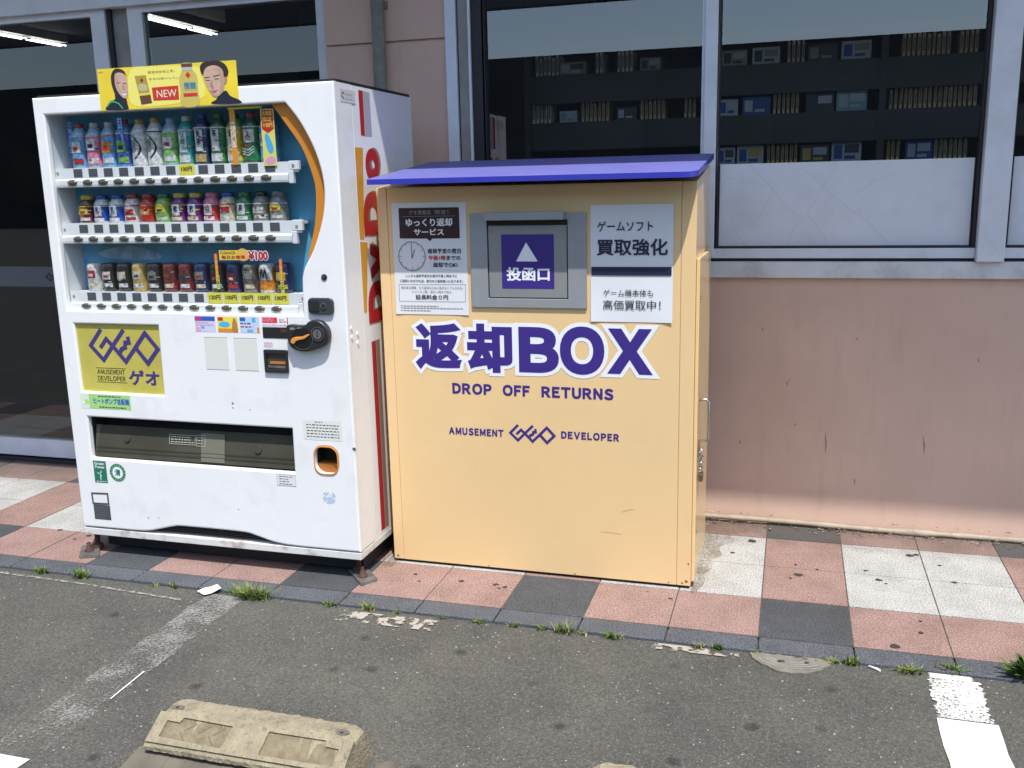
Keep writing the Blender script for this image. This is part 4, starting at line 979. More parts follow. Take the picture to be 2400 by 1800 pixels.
def drink(kind, cx, z, spec, label, group, hs=1.0):
    body, capc, lab, pat, tx, _ = spec; cy = -0.138
    t = thing("sample_can" if kind == "can" else "sample_bottle", label, "can" if kind == "can" else "bottle", (cx, cy, z), group)
    if kind == "pet": h, r = 0.178, 0.0350
    elif kind == "small": h, r = 0.112, 0.0348
    else: h, r = 0.112, 0.0315
    a = MB(); bm_ = bcol(body)
    if kind == "pet": a.lathe(cx, cy, z, [(0,0), (r*.86,0), (r,.008), (r,.055), (r*.93,.062), (r,.070), (r,.118), (r*.93,.132), (r*.55,.152), (r*.45,.158), (r*.45,.163)], bm_)
    elif kind == "small": a.lathe(cx, cy, z, [(0,0), (r*.88,0), (r,.006), (r,.070), (r*.92,.080), (r*.62,.092), (r*.58,.096)], bm_)
    else: a.lathe(cx, cy, z, [(0,0), (r*.86,0), (r,.006), (r,h-.010), (r*.88,h-.002), (r*.86,h), (r*.80,h-.003), (0,h-.003)], bm_)
    a.build("body", t)
    if capc:
        a = MB(); zc = z + (.157 if kind == "pet" else .093); cr = r*(.50 if kind == "pet" else .68); a.lathe(cx, cy, zc, [(cr*.95,0), (cr,.002), (cr,.015), (cr*.85,.0175), (0,.0178)], bcol(capc), 14); a.build("cap", t)
    a = MB(); rl = r + 0.0006
    z0, z1 = {"pet": (.012, .128), "small": (.008, .070), "can": (.012, h-.014)}[kind]
    prof = [(rl, z0), (rl, z1)] if kind != "pet" else [(rl, z0), (rl, .056), (rl*.94, .063), (rl, .071), (rl, .117), (rl*.95, .128)]
    a.lathe(cx, cy, z, prof, bcol(lab)); rp = rl + 0.0008; pm = bcol(pat)
    if tx == "arc":
        for k in range(40):
            a0_ = -36 + 60*math.sin(math.pi*(k+0.5)/44); curved(a, cx, cy, rp, a0_, a0_+11, z+.118-.0022*(k+1.1), z+.118-.0022*k, pm, 2)
        curved(a, cx, cy, rp, -30, -2, z+.055, z+.100, bcol(Gr))
    elif tx and tx not in ("fan", "M"):
        curved(a, cx, cy, rp, -26, 26, z+z0+(z1-z0)*.30, z+z0+(z1-z0)*.92, bcol(Wt)); n = len(tx); hh = (z1-z0)*.56/n; hh = min(hh, .026)
        for k, c in enumerate(tx): txt(a, c, (cx-.009, cx+.009, z+z1*.92-hh*(k+1)+.002, z+z1*.92-hh*k-.001), front(cy-rp-0.0005), bcol(Tl if tx == "ソーダ" else Nv), 0.03)
        curved(a, cx, cy, rp, -40, 40, z+z0, z+z0+(z1-z0)*.22, bcol(Gd if tx == "麦茶" else pat), 6)
    elif tx == "fan":
        curved(a, cx, cy, rp, -38, 38, z+.072, z+.116, pm)
        for q in (90, 210, 330): stroke(a, [(cx, z+.095), (cx+.011*math.cos(math.radians(q)), z+.095+.011*math.sin(math.radians(q)))], .004, front(cy-rp-.0008), bcol(Rd), 0)
        for q in range(3): stroke(a, [(cx-.022, z+.052-q*.009), (cx, z+.046-q*.009), (cx+.022, z+.058-q*.009)], .003, front(cy-rp-.0008), bcol(Wt), 0)
    elif tx == "M":
        curved(a, cx, cy, rp, -60, 60, z+.050, z+.098, pm); stroke(a, [(cx-.014, z+.056), (cx-.007, z+.090), (cx, z+.062), (cx+.008, z+.090), (cx+.014, z+.056)], .005, front(cy-rp-.0012), bcol(Bk), 0)
    else:
        q = random.uniform(.35, .5); curved(a, cx, cy, rp, -48, 34, z+z0+(z1-z0)*q, z+z0+(z1-z0)*(q+.36), pm); curved(a, cx, cy, rp, -22, 46, z+z0+(z1-z0)*.06, z+z0+(z1-z0)*.24, bcol(random.choice([pat, Wt, capc or Cr])))
        curved(a, cx, cy, rp+.0006, -18, 18, z+z0+(z1-z0)*(q+.08), z+z0+(z1-z0)*(q+.2), bcol(random.choice([Wt, Rd, Nv])))
    pal = [Wt, pat, lab, Cr, capc or Bk, Bk, Rd, Sb]
    for k in range(9):                                   # small print, bands and flashes
        zz = z + random.uniform(z0+.002, z1-.012); aa = random.uniform(-62, 40); ww = random.uniform(6, 30)
        curved(a, cx, cy, rp + .0010 + .00005*k, aa, aa+ww, zz, zz + random.choice([.0018, .0022, .003, .005]), bcol(random.choice(pal)), 3)
    if kind != "can": curved(a, cx, cy, rp - .0004, -88, 88, z+z1-.006, z+z1-.002, bcol(random.choice([Wt, pat])), 10)
    a.build("label", t)
    t.scale = (1, 1, hs)
for k in range(13): drink("pet", -2.650 + (2.650-1.812)*k/12, 1.5955, R1[k], R1[k][5], "sample drinks, top row", (1.0, 1.0, 1.0, 1.04, 1.03, 1.05, 1.02, 1.05, 1.10, 1.09, 1.05, 1.07, 1.06)[k])
for k in range(13): drink("small", -2.650 + (2.650-1.792)*k/12, 1.384, R2[k], R2[k][5], "sample drinks, middle row")
for k in range(13): drink("can", -2.648 + (2.648-1.790)*k/12, 1.114, R3[k], R3[k][5], "sample cans, bottom row")

# ---- door fittings
panel_y = mat("yellow sign panel", (0.50, 0.44, 0.085), 0.30, noise=(7, 0.12), coat=0.5, grime=(6, (0.45, 0.30, 0.06), 0.5))
mb = MB(); mb.box(-2.712, -2.306, VY+0.0105, VY+0.02, 0.704, 0.993, panel_y)
FY = front(VY+0.0105); dk_purple = mat("dull purple print", (0.050, 0.035, 0.17), 0.5)
sp = mb.build("sign_panel", dr)
mb = MB(); logo(mb, -2.655, -2.322, 0.828, 0.968, FY, dk_purple, 0.0005, 0.052)
latin(mb, "AMUSEMENT", (-2.630, -2.497, 0.7835, 0.803), FY, ink, 0.02, 0.0005); latin(mb, "DEVELOPER", (-2.630, -2.497, 0.7565, 0.776), FY, ink, 0.02, 0.0005)
stroke(mb, [(-2.635,0.8085), (-2.492,0.8085)], 0.0022, FY, ink, 0.0005); stroke(mb, [(-2.635,0.7505), (-2.492,0.7505)], 0.0022, FY, ink, 0.0005)
txt(mb, "ゲオ", (-2.482, -2.336, 0.742, 0.806), FY, dk_purple, 0.035, 0.0005); mb.build("lettering", sp)
def sticker(rect, m_, name="sticker", label=None):
    a = MB(); quad(a, *rect, FV, m_, 0.0006); return a
def textlines(a, x0, x1, z0, z1, n, m_, fr_=FV, d=0.0014, wd=None):
    for k in range(n):
        z = z1 - (z1-z0)*(k+0.5)/n; x = x0
        xe = x1 - (x1-x0)*random.choice([0, 0, .1, .3])
        while x < xe:
            L = random.uniform(.006, .016); stroke(a, [(x, z), (min(xe, x+L), z)], wd or (z1-z0)/n*0.45, fr_, m_, d, ext=0); x += L + 0.004
lgreen = mat("light green print", (0.35, 0.62, 0.20), 0.5)
a = sticker((-2.677, -2.477, 0.640, 0.700), lgreen); quad(a, -2.719, -2.677, 0.639, 0.7, FV, mat("pale green print", (0.66, 0.74, 0.60), 0.5), 0.0006)
poly(a, ell(-2.690, 0.668, 0.012, 0.009, 14), FV, mat("leaf green print", (0.50, 0.66, 0.15), 0.5), 0.0011); poly(a, ell(-2.706, 0.662, 0.009, 0.008, 14), FV, white_vinyl, 0.0012)
txt(a, "ヒートポンプ自販機", (-2.655, -2.483, 0.660, 0.686), FV, blue_ink, 0.03, 0.0012); textlines(a, -2.63, -2.51, 0.689, 0.697, 1, mid_ink); textlines(a, -2.63, -2.50, 0.643, 0.653, 1, mid_ink); a.build("sticker", dr, "light green sticker with blue lettering")
a = sticker((-2.142, -2.052, 0.969, 1.0295), mat("lilac print", (0.60, 0.58, 0.74), 0.5)); quad(a, -2.141, -2.053, 1.012, 1.029, FV, blue_ink, 0.001); quad(a, -2.141, -2.112, 1.012, 1.029, FV, mat("magenta print", (0.45, 0.04, 0.25), 0.5), 0.0014); quad(a, -2.140, -2.118, 0.971, 0.988, FV, pinkp, 0.001); quad(a, -2.115, -2.100, 0.982, 0.992, FV, mat("sky print", (0.08, 0.42, 0.70), 0.5), 0.001); textlines(a, -2.138, -2.06, 0.993, 1.01, 2, pinkp); a.build("sticker", dr, "lilac and blue sticker")
a = sticker((-2.042, -1.953, 0.969, 1.0295), mat("sunny print", (0.78, 0.66, 0.10), 0.5)); quad(a, -2.041, -1.954, 0.970, 0.984, FV, orange, 0.001); poly(a, ell(-2.012, 1.000, 0.024, 0.011, 18), FV, mat("sky print", (0.08, 0.42, 0.70), 0.5), 0.0012); quad(a, -2.039, -2.017, 1.014, 1.027, FV, Rd and red_ink, 0.0012); poly(a, smooth_poly([(-1.978,0.974), (-1.956,0.974), (-1.957,1.005), (-1.962,1.015), (-1.972,1.015), (-1.977,1.005)], 3), FV, mat("tea print", (0.45, 0.20, 0.05), 0.5), 0.0014); quad(a, -1.973, -1.961, 1.015, 1.023, FV, mat("tea print", (0.45, 0.20, 0.05), 0.5), 0.0016); a.build("sticker", dr, "yellow sticker with a brown bottle")
a = sticker((-1.945, -1.861, 0.969, 1.0295), mat("pale sky print", (0.50, 0.60, 0.74), 0.5)); quad(a, -1.944, -1.920, 1.014, 1.028, FV, blue_ink, 0.001); quad(a, -1.892, -1.876, 1.010, 1.028, FV, mat("sky print", (0.08, 0.42, 0.70), 0.5), 0.001); textlines(a, -1.942, -1.88, 1.0, 1.011, 1, blue_ink); textlines(a, -1.942, -1.87, 0.988, 0.997, 1, red_ink); quad(a, -1.872, -1.862, 0.971, 0.99, FV, Or and orange, 0.001); quad(a, -1.915, -1.890, 0.972, 0.982, FV, mat("sky print", (0.08, 0.42, 0.70), 0.5), 0.001); a.build("sticker", dr, "pale blue sticker with rows of print")
a = sticker((-1.848, -1.738, 0.996, 1.0305), white_vinyl); quad(a, -1.848, -1.784, 1.009, 1.030, FV, mat("scarlet print", (0.68, 0.03, 0.05), 0.5), 0.001); textlines(a, -1.846, -1.795, 1.013, 1.027, 2, pinkp, d=0.0016, wd=0.003); textlines(a, -1.846, -1.745, 0.998, 1.006, 1, pinkp); quad(a, -1.743, -1.739, 1.004, 1.030, FV, red_ink, 0.001); textlines(a, -1.775, -1.748, 1.010, 1.026, 2, red_ink, wd=0.003); a.build("sticker", dr, "white sticker with scarlet print")
# coin display and note slot
mb = MB(); mb.bbox(-1.849, -1.738, VY-0.002, VY+0.004, 0.951, 0.993, mat("black acrylic", (0.012, 0.012, 0.013), 0.08, coat=0.6), 0.0015); quad(mb, -1.772, -1.745, 0.975, 0.987, front(VY-0.002), mat("dim red lamp", (0.09, 0.03, 0.028), 0.3), 0.0006); mb.build("coin_display", dr)
a = sticker((-1.848, -1.810, 0.916, 0.937), mat("faint pink paper", (0.66, 0.60, 0.62), 0.5)); textlines(a, -1.846, -1.812, 0.918, 0.935, 2, pinkp, wd=0.002); a.build("sticker", dr, "tiny pale pink sticker")
mb = MB(); plate(mb, [rrect(-1.848, -1.747, 0.820, 0.908, 0.006, 3), rrect(-1.838, -1.757, 0.833, 0.893, 0.003, 2)], 0.010, FV, black, 0.002)
mb.box(-1.840, -1.755, VY-0.001, VY+0.0006, 0.830, 0.896, mat("olive recess", (0.05, 0.045, 0.03), 0.4)); mb.bbox(-1.826, -1.757, VY-0.005, VY-0.001, 0.852, 0.862, mat("brown orange lip", (0.40, 0.16, 0.04), 0.4), 0.001); mb.bbox(-1.836, -1.757, VY-0.004, VY-0.001, 0.836, 0.846, galv, 0.001); mb.build("note_slot", dr)
# two cream panels
cream = mat("cream card", (0.66, 0.66, 0.60), 0.6)
for x0, x1 in ((-2.108, -2.005), (-1.978, -1.877)):
    mb = MB(); mb.bbox(x0, x1, VY-0.0012, VY+0.003, 0.822, 0.946, cream, 0.0008); stroke(mb, [(x0, 0.9475), (x1, 0.9475)], 0.0018, FV, mid_ink, 0.0006, ext=0); mb.build("card_holder", dr)
# coin mechanism
cm = smooth_poly([(-1.733,0.988), (-1.731,1.004), (-1.715,1.008), (-1.680,1.006), (-1.655,1.008), (-1.640,1.020), (-1.616,1.027), (-1.590,1.022), (-1.568,1.002), (-1.560,0.975), (-1.565,0.950), (-1.585,0.930), (-1.615,0.918), (-1.655,0.908), (-1.695,0.911), (-1.722,0.928), (-1.731,0.955)], 3)
mb = MB(); plate(mb, [cm], 0.030, FV, black, 0.006); cmo = mb.build("coin_mechanism", dr)
FC = front(VY-0.030)
mb = MB(); mb.prism(ell(-1.602, 0.977, 0.0275, 0.0275, 24), 0, 0.004, FC, mat("dull chrome", (0.30, 0.30, 0.31), 0.3, 1.0)); mb.prism(ell(-1.602, 0.977, 0.0235, 0.0235, 24), 0.0005, 0.0045, FC, black); mb.prism(ell(-1.602, 0.976, 0.018, 0.018, 20), 0.001, 0.006, FC, steel); mb.prism([(-1.604,0.963), (-1.600,0.963), (-1.600,0.990), (-1.604,0.990)], 0.002, 0.0066, FC, dark_hole); mb.build("coin_slot", cmo)
mb = MB(); mb.prism(ell(-1.668, 0.957, 0.044, 0.040, 26), 0, 0.0012, FC, mat("glossy black", (0.010, 0.010, 0.011), 0.15)); stroke(mb, ell(-1.668, 0.957, 0.044, 0.040, 20, 200, 370), 0.0014, FC, galv, 0.0018); mb.build("dial", cmo)
mb = MB(); poly(mb, smooth_poly([(-1.712,0.944), (-1.706,0.958), (-1.690,0.964), (-1.665,0.966), (-1.640,0.975), (-1.636,0.971), (-1.655,0.958), (-1.676,0.953), (-1.690,0.948), (-1.700,0.938)], 3), front(VY-0.034), orange); vs, fs = curve_geo([smooth_poly([(-1.712,0.944), (-1.706,0.958), (-1.690,0.964), (-1.665,0.966), (-1.640,0.975), (-1.636,0.971), (-1.655,0.958), (-1.676,0.953), (-1.690,0.948), (-1.700,0.938)], 3)], 0.008, 0.002); mb.v = []; mb.f = []; mb.mi = []; mb.sm = []; mb.geo([front(VY-0.0315)(p, q, d) for p, q, d in vs], fs, mat("orange lever", (0.72, 0.27, 0.05), 0.4)); mb.build("return_lever", cmo)
mb = MB(); txt(mb, "返却・硬貨", (-1.716, -1.666, 0.989, 0.999), FC, mat("silver print", (0.45, 0.45, 0.46), 0.5), 0.01, 0.0008); mb.build("lettering", cmo)
mb = MB(); plate(mb, [rrect(-1.646, -1.543, 1.046, 1.107, 0.018)], 0.012, FV, mat("dark grey plastic", (0.040, 0.044, 0.052), 0.35), 0.003); mb.bbox(-1.640, -1.600, VY-0.014, VY-0.011, 1.056, 1.098, black, 0.003); lp = mb.build("lock_plate", dr)
mb = MB(); mb.prism(ell(-1.580, 1.078, 0.011, 0.011, 16), 0, 0.004, front(VY-0.012), steel); mb.prism(ell(-1.580, 1.078, 0.0085, 0.0085, 16), 0.001, 0.0046, front(VY-0.012), black); mb.build("key_cylinder", lp)
mb = MB(); mb.prism(ell(-1.577, 1.182, 0.0115, 0.0115, 18), 0, 0.003, FV, black); mb.prism(ell(-1.579, 1.185, 0.004, 0.004, 10), 0, 0.0042, FV, steel); mb.build("lock_button", dr)
# notice, small labels, stamps
note_m = mat("ivory notice paper", (0.70, 0.71, 0.65), 0.6)
a = sticker((-1.705, -1.543, 0.562, 0.640), note_m); textlines(a, -1.655, -1.61, 0.630, 0.637, 1, mid_ink, wd=0.002); textlines(a, -1.692, -1.555, 0.570, 0.628, 5, mid_ink, wd=0.0028); a.build("notice", dr)
a = sticker((-1.837, -1.754, 0.369, 0.416), mat("off white paper", (0.70, 0.70, 0.68), 0.6)); textlines(a, -1.826, -1.765, 0.372, 0.412, 4, mid_ink, wd=0.0022); stroke(a, [(-1.836,0.370), (-1.836,0.415), (-1.755,0.415), (-1.755,0.370)], 0.0012, FV, grey_ink, 0.001, closed=True); a.build("sticker", dr, "small off white sticker under the outlet")
dgreen = mat("deep green print", (0.015, 0.17, 0.10), 0.5)
a = sticker((-2.694, -2.631, 0.322, 0.416), dgreen); txt(a, "Green", (-2.688, -2.640, 0.399, 0.411), FV, white_vinyl, 0.02, 0.0012); txt(a, "Power", (-2.686, -2.638, 0.384, 0.396), FV, white_vinyl, 0.02, 0.0012); stroke(a, [(-2.663,0.335), (-2.663,0.362)], 0.003, FV, white_vinyl, 0.0012)
for q in (60, 170, 290): stroke(a, [(-2.663,0.362), (-2.663+0.013*math.cos(math.radians(q)), 0.362+0.013*math.sin(math.radians(q)))], 0.003, FV, white_vinyl, 0.0014)
textlines(a, -2.685, -2.638, 0.325, 0.331, 1, white_vinyl, wd=0.003); a.build("sticker", dr, "deep green rectangular sticker")
a = MB(); poly(a, ell(-2.577, 0.371, 0.0385, 0.0385, 28), FV, dgreen, 0.0006); poly(a, ell(-2.577, 0.371, 0.0255, 0.0255, 24), FV, white_vinyl, 0.0010); txt(a, "清", (-2.591, -2.563, 0.357, 0.386), FV, dgreen, 0.03, 0.0014)
for k in range(16):
    q = math.radians(22.5*k); stroke(a, [(-2.577+0.029*math.cos(q), 0.371+0.029*math.sin(q)), (-2.577+0.035*math.cos(q), 0.371+0.035*math.sin(q))], 0.0035, FV, lgreen, 0.0010, ext=0)
a.build("sticker", dr, "round green and white sticker")
a = MB(); stroke(a, [(-2.718,0.272), (-2.640,0.275), (-2.640,0.230), (-2.717,0.228)], 0.008, FV, mat("slate print", (0.07, 0.075, 0.08), 0.5), 0.0006, closed=True); quad(a, -2.717, -2.635, 0.159, 0.224, FV, mat("slate print", (0.07, 0.075, 0.08), 0.5), 0.0006); textlines(a, -2.712, -2.64, 0.164, 0.218, 5, mat("slate text", (0.12, 0.125, 0.13), 0.5), d=0.001, wd=0.003); a.build("rating_label", dr)
a = MB(); smear = worn_paint_mat("blue smear", 0.50, (0.42, 0.55, 0.68), 55); poly(a, ell(-1.616, 0.335, 0.030, 0.026, 20), FV, smear, 0.0005); a.build("smear", dr)
a = MB()
for x, z, r in ((-2.005, 0.690, 0.006), (-2.006, 0.672, 0.003), (-1.93, 0.668, 0.003), (-2.45, 0.185, 0.004), (-2.40, 0.19, 0.003), (-2.02, 0.255, 0.003), (-1.497, 0.535, 0.008)):
    a.face([FV(x + r*random.uniform(.6, 1.2)*math.cos(q), z + r*random.uniform(.6, 1.2)*math.sin(q), 0.0006) for q in [i*0.785 for i in range(8)]], mat("dent grime", (0.10, 0.09, 0.08), 0.7))
a.build("chip_marks", dr)
# outlet
mb = MB(); cv = mat("outlet lining", (0.03, 0.03, 0.028), 0.5)
mb.box(-2.70, -1.75, -0.110, -0.10, 0.41, 0.62, cv); mb.box(-2.705, -2.699, VY+0.026, -0.10, 0.41, 0.62, cv); mb.box(-1.752, -1.746, VY+0.026, -0.10, 0.41, 0.62, cv); mb.box(-2.70, -1.752, VY+0.026, -0.11, 0.604, 0.612, cv); mb.box(-2.70, -1.752, VY+0.026, -0.11, 0.414, 0.422, cv)
out = mb.build("outlet", dr)
olive = mat("smoky olive acrylic", (0.060, 0.058, 0.042), 0.22, coat=0.5, noise=(4, 0.25))
mb = MB(); fa = lambda a_, b_, d=0: (a_, VY+0.017+0.022*((b_-0.432)/0.13) - d, b_)
mb.face([fa(-2.690,0.432), fa(-1.760,0.432), fa(-1.760,0.562), fa(-2.690,0.562)], olive)
for z in (0.452, 0.468): mb.face([fa(-2.688, z, 0.002), fa(-1.762, z, 0.002), fa(-1.762, z+0.006, 0.004), fa(-2.688, z+0.006, 0.004)], olive)
flp = mb.build("outlet_flap", out)
mb = MB(); quad(mb, -2.184, -2.076, 0.438, 0.552, fa, mat("pale olive strip", (0.16, 0.155, 0.115), 0.3, coat=0.4), 0.003)
lnm = mat("cream outline", (0.40, 0.39, 0.32), 0.5); stroke(mb, [(-2.332,0.540), (-2.212,0.540), (-2.212,0.503), (-2.332,0.503)], 0.002, fa, lnm, 0.0034, closed=True); stroke(mb, [(-2.205,0.543), (-2.165,0.543), (-2.165,0.500), (-2.205,0.500)], 0.002, fa, lnm, 0.0042, closed=True)
textlines(mb, -2.325, -2.22, 0.506, 0.537, 3, lnm, fa, 0.0036, 0.004); textlines(mb, -2.20, -2.17, 0.505, 0.54, 3, lnm, fa, 0.0046, 0.004)
mb.build("flap_label", flp)
mb = MB()
for x, z in ((-2.535, 0.512), (-1.925, 0.500)): mb.prism(ell(x, z, 0.014, 0.014, 16), 0.001, 0.006, fa, olive)
mb.build("flap_knob", flp)
# coin return cup
mb = MB(); plate(mb, [rrect(-1.669, -1.566, 0.427, 0.539, 0.036), rrect(-1.665, -1.570, 0.431, 0.535, 0.033)], 0.004, FV, orange, 0.001)
mb.box(-1.675, -1.560, -0.150, -0.14, 0.42, 0.545, dark_hole); mb.box(-1.675, -1.560, VY+0.026, -0.15, 0.42, 0.462, mat("orange cup", (0.33, 0.12, 0.02), 0.4)); mb.box(-1.675, -1.668, VY+0.028, -0.15, 0.462, 0.545, cv); mb.box(-1.567, -1.560, VY+0.028, -0.15, 0.462, 0.545, cv); mb.box(-1.668, -1.567, VY+0.028, -0.15, 0.538, 0.545, cv)
mb.build("coin_return", dr)
# ---- right flank graphics
FS = side(VX1); FSc = side(VX1-0.002)
red_g = mat("red livery", (0.42, 0.018, 0.022), 0.35, coat=0.3); amber_g = mat("amber livery", (0.66, 0.30, 0.03), 0.35, coat=0.3); shade_g = mat("taupe livery", (0.36, 0.36, 0.40), 0.4); shade_b = mat("reflection brown livery", (0.25, 0.19, 0.13), 0.4)  # brown of the drop shades is the box's reflection put into the print colour
mb = MB()
poly(mb, [(-0.024,1.852), (0.014,1.852), (0.014,1.690), (-0.020,1.690)], FSc, red_g, 0.0008); poly(mb, [(0.016,1.852), (0.072,1.850), (0.078,1.690), (0.016,1.690)], FSc, shade_g, 0.0008)
poly(mb, [(-0.078,1.645), (-0.010,1.645), (-0.040,1.309), (-0.078,1.310)], FSc, amber_g, 0.0008); poly(mb, [(-0.078,1.301), (-0.013,1.294), (-0.050,1.032), (-0.074,1.032)], FSc, amber_g, 0.0008)
quad(mb, -0.024, 0.014, 0.135, 0.912, FSc, red_g, 0.0008); quad(mb, 0.016, 0.050, 0.135, 0.912, FSc, shade_b, 0.0008)
def sletter(ch, y0, y1, z0, z1, m_, d, bold=0.075):
    # letters run upwards: their tops point towards the street
    txt(mb, ch, (z0, z1, -y1, -y0), lambda a_, b_, dd=0: (VX1-0.002+d+dd, -b_, a_), m_, bold)
for ch, z0, z1, y1 in (("Ｄ", 0.983, 1.139, 0.125), ("ｙ", 1.150, 1.292, 0.165), ("Ｄ", 1.320, 1.483, 0.125), ("ｏ", 1.525, 1.645, 0.125)):
    y0 = -0.036 if ch == "Ｄ" else (0.004 if ch == "ｏ" else 0.004)
    sletter(ch, y0+0.02, y1+0.02, z0+0.004, z1+0.004, shade_b, 0.0008); sletter(ch, y0, y1, z0, z1, red_g, 0.0018)
mb.build("livery", cab)
mb = MB(); quad(mb, -0.178, -0.055, 1.800, 1.845, side(VX1-0.001), mat("faded grey sticker", (0.56, 0.55, 0.53), 0.6), 0.0008); stroke(mb, [(-0.150,1.812), (-0.165,1.820), (-0.160,1.834), (-0.146,1.830)], 0.004, side(VX1-0.001), galv, 0.0014); textlines(mb, -0.135, -0.07, 1.806, 1.838, 2, mat("faded print", (0.45, 0.44, 0.43), 0.6), side(VX1-0.001), 0.0014, 0.006); mb.build("sticker", dr, "faded grey sticker high on the flank")
mb = MB()
for y, z in ((-0.146, 0.963), (-0.147, 0.928), (-0.195, 0.991), (-0.195, 0.956)): mb.prism(ell(y, z, 0.0075, 0.0075, 12), 0, 0.004, side(VX1-0.001), white_plain)
mb.build("flank_bolts", dr)
# ---- advertising card standing on the front edge
def tp(u, v):
    s = (u-60)/2010.0; top = 255 + (120-255)*s; bot = 850 + (755-850)*s
    return (-2.465 + s*0.593, 1.955 - (v-top)/(bot-top)*0.150)
def tps(pts): return [tp(*q) for q in pts]
ad_y = mat("golden ad card", (0.76, 0.58, 0.035), 0.5, noise=(6, 0.12)); ad_l = mat("lemon ad glow", (0.80, 0.72, 0.16), 0.5)
skin = mat("printed skin", (0.54, 0.36, 0.27), 0.55, noise=(60, 0.16)); skin_d = mat("printed skin tone", (0.40, 0.22, 0.15), 0.55); hair = mat("printed dark hair", (0.03, 0.018, 0.014), 0.55); knit = mat("printed dark knit", (0.012, 0.012, 0.028), 0.55); lip = mat("printed lips", (0.40, 0.12, 0.11), 0.55)
mb = MB(); mb.box(-2.465, -1.872, VY-0.0032, VY-0.0008, 1.805, 1.955, ad_y); ad = mb.build("advert_card", vm)
FA = front(VY-0.0032)
mb = MB()
poly(mb, smooth_poly(tps([(560,260), (900,215), (1500,205), (1560,320), (1600,640), (1250,740), (620,790), (500,640)]), 3), FA, ad_l, 0.0004)
P_ = lambda pts, m_, d: poly(mb, smooth_poly(tps(pts), 3), FA, m_, d)
P_([(150,840), (165,770), (210,715), (290,680), (300,600), (440,640), (470,760), (455,835)], knit, 0.0008)
P_([(330,250), (270,330), (260,460), (290,590), (320,640), (360,600), (330,420), (380,320), (480,330), (505,430), (480,300), (420,250)], hair, 0.0010)
P_([(330,320), (400,300), (470,330), (500,430), (495,560), (470,655), (420,665), (360,600), (320,500), (315,400)], skin, 0.0014)
stroke(mb, tps([(345,450), (395,445)]), 0.0022, FA, hair, 0.0018); stroke(mb, tps([(440,450), (485,455)]), 0.0022, FA, hair, 0.0018); P_([(395,590), (440,600), (485,585), (455,625), (415,620)], white_vinyl, 0.0018); stroke(mb, tps([(395,588), (440,598), (488,582)]), 0.0016, FA, lip, 0.0022); P_([(420,480), (435,480), (450,540), (425,550)], skin_d, 0.0016)
stroke(mb, tps([(165,780), (210,730), (270,715), (340,745), (390,810)]), 0.0045, FA, mat("green print", (0.05, 0.45, 0.12), 0.5), 0.0014)
P_([(1690,755), (1760,690), (1790,640), (1900,560), (1960,640), (2080,700), (2084,752)], knit, 0.0008)
P_([(1600,340), (1565,240), (1600,165), (1700,135), (1830,130), (1920,180), (1960,280), (1930,370), (1890,370), (1880,260), (1780,195), (1660,230)], hair, 0.0010)
P_([(1655,230), (1770,195), (1860,240), (1890,340), (1890,480), (1850,590), (1780,650), (1720,640), (1660,540), (1620,420), (1610,320)], skin, 0.0014)
P_([(1800,230), (1860,260), (1885,350), (1885,480), (1845,580), (1800,620), (1830,480), (1835,340)], mat('printed skin shade', (0.46, 0.29, 0.205), 0.55), 0.0015)
P_([(1660,540), (1720,640), (1780,650), (1840,600), (1790,615), (1730,600)], mat('printed skin shade', (0.46, 0.29, 0.205), 0.55), 0.00155)
P_([(330,330), (325,420), (345,520), (390,610), (365,500), (360,400)], mat('printed skin shade', (0.46, 0.29, 0.205), 0.55), 0.0015)
P_([(1895,370), (1935,370), (1925,440), (1895,470)], skin_d, 0.0012)
P_([(1690,470), (1720,400), (1735,480), (1745,535), (1700,530)], skin_d, 0.0016)
for q in ([(1625,375), (1690,365)], [(1750,355), (1830,335)]): stroke(mb, tps(q), 0.0030, FA, hair, 0.0018)
for q in ([(1640,415), (1690,410)], [(1765,395), (1815,390)]): stroke(mb, tps(q), 0.0024, FA, hair, 0.0018)
P_([(1695,565), (1745,560), (1800,545), (1760,590), (1715,590)], lip, 0.0018)
can_y = mat("printed gold can", (0.40, 0.28, 0.05), 0.5); can_d = mat("printed brown band", (0.12, 0.05, 0.02), 0.5); tanb = mat("printed bottle", (0.55, 0.45, 0.10), 0.5)
poly(mb, tps([(615,350), (780,335), (835,735), (675,760)]), FA, can_y, 0.0008); poly(mb, tps([(660,640), (822,620), (835,735), (675,760)]), FA, can_d, 0.0012); poly(mb, tps([(650,600), (815,585), (822,618), (660,636)]), FA, mat("printed lemon", (0.66, 0.55, 0.10), 0.5), 0.0012); poly(mb, tps([(715,375), (740,410), (715,445), (690,412)]), FA, can_d, 0.0012); P_([(655,480), (720,460), (780,480), (785,550), (720,570), (660,555)], mat("printed beige", (0.50, 0.42, 0.22), 0.5), 0.0012)
poly(mb, tps([(850,515), (1235,485), (1232,690), (858,705)]), FA, mat("printed red", (0.55, 0.03, 0.02), 0.5), 0.0008)
p0, p1 = tp(915, 660), tp(1205, 540); txt(mb, "NEW", (p0[0], p1[0], p0[1], p1[1]), FA, mat("cream print", (0.78, 0.72, 0.5), 0.5), 0.0, 0.0013)
p0, p1 = tp(815, 330), tp(1205, 250); txt(mb, "好きだからこそ、", (p0[0], p1[0], p0[1]+0.004, p1[1]), FA, mat("olive print", (0.30, 0.26, 0.04), 0.5), 0.015, 0.0012)
p0, p1 = tp(820, 420), tp(1240, 350); txt(mb, "さらにおいしく。", (p0[0], p1[0], p0[1]+0.004, p1[1]), FA, mat("olive print", (0.30, 0.26, 0.04), 0.5), 0.015, 0.0012)
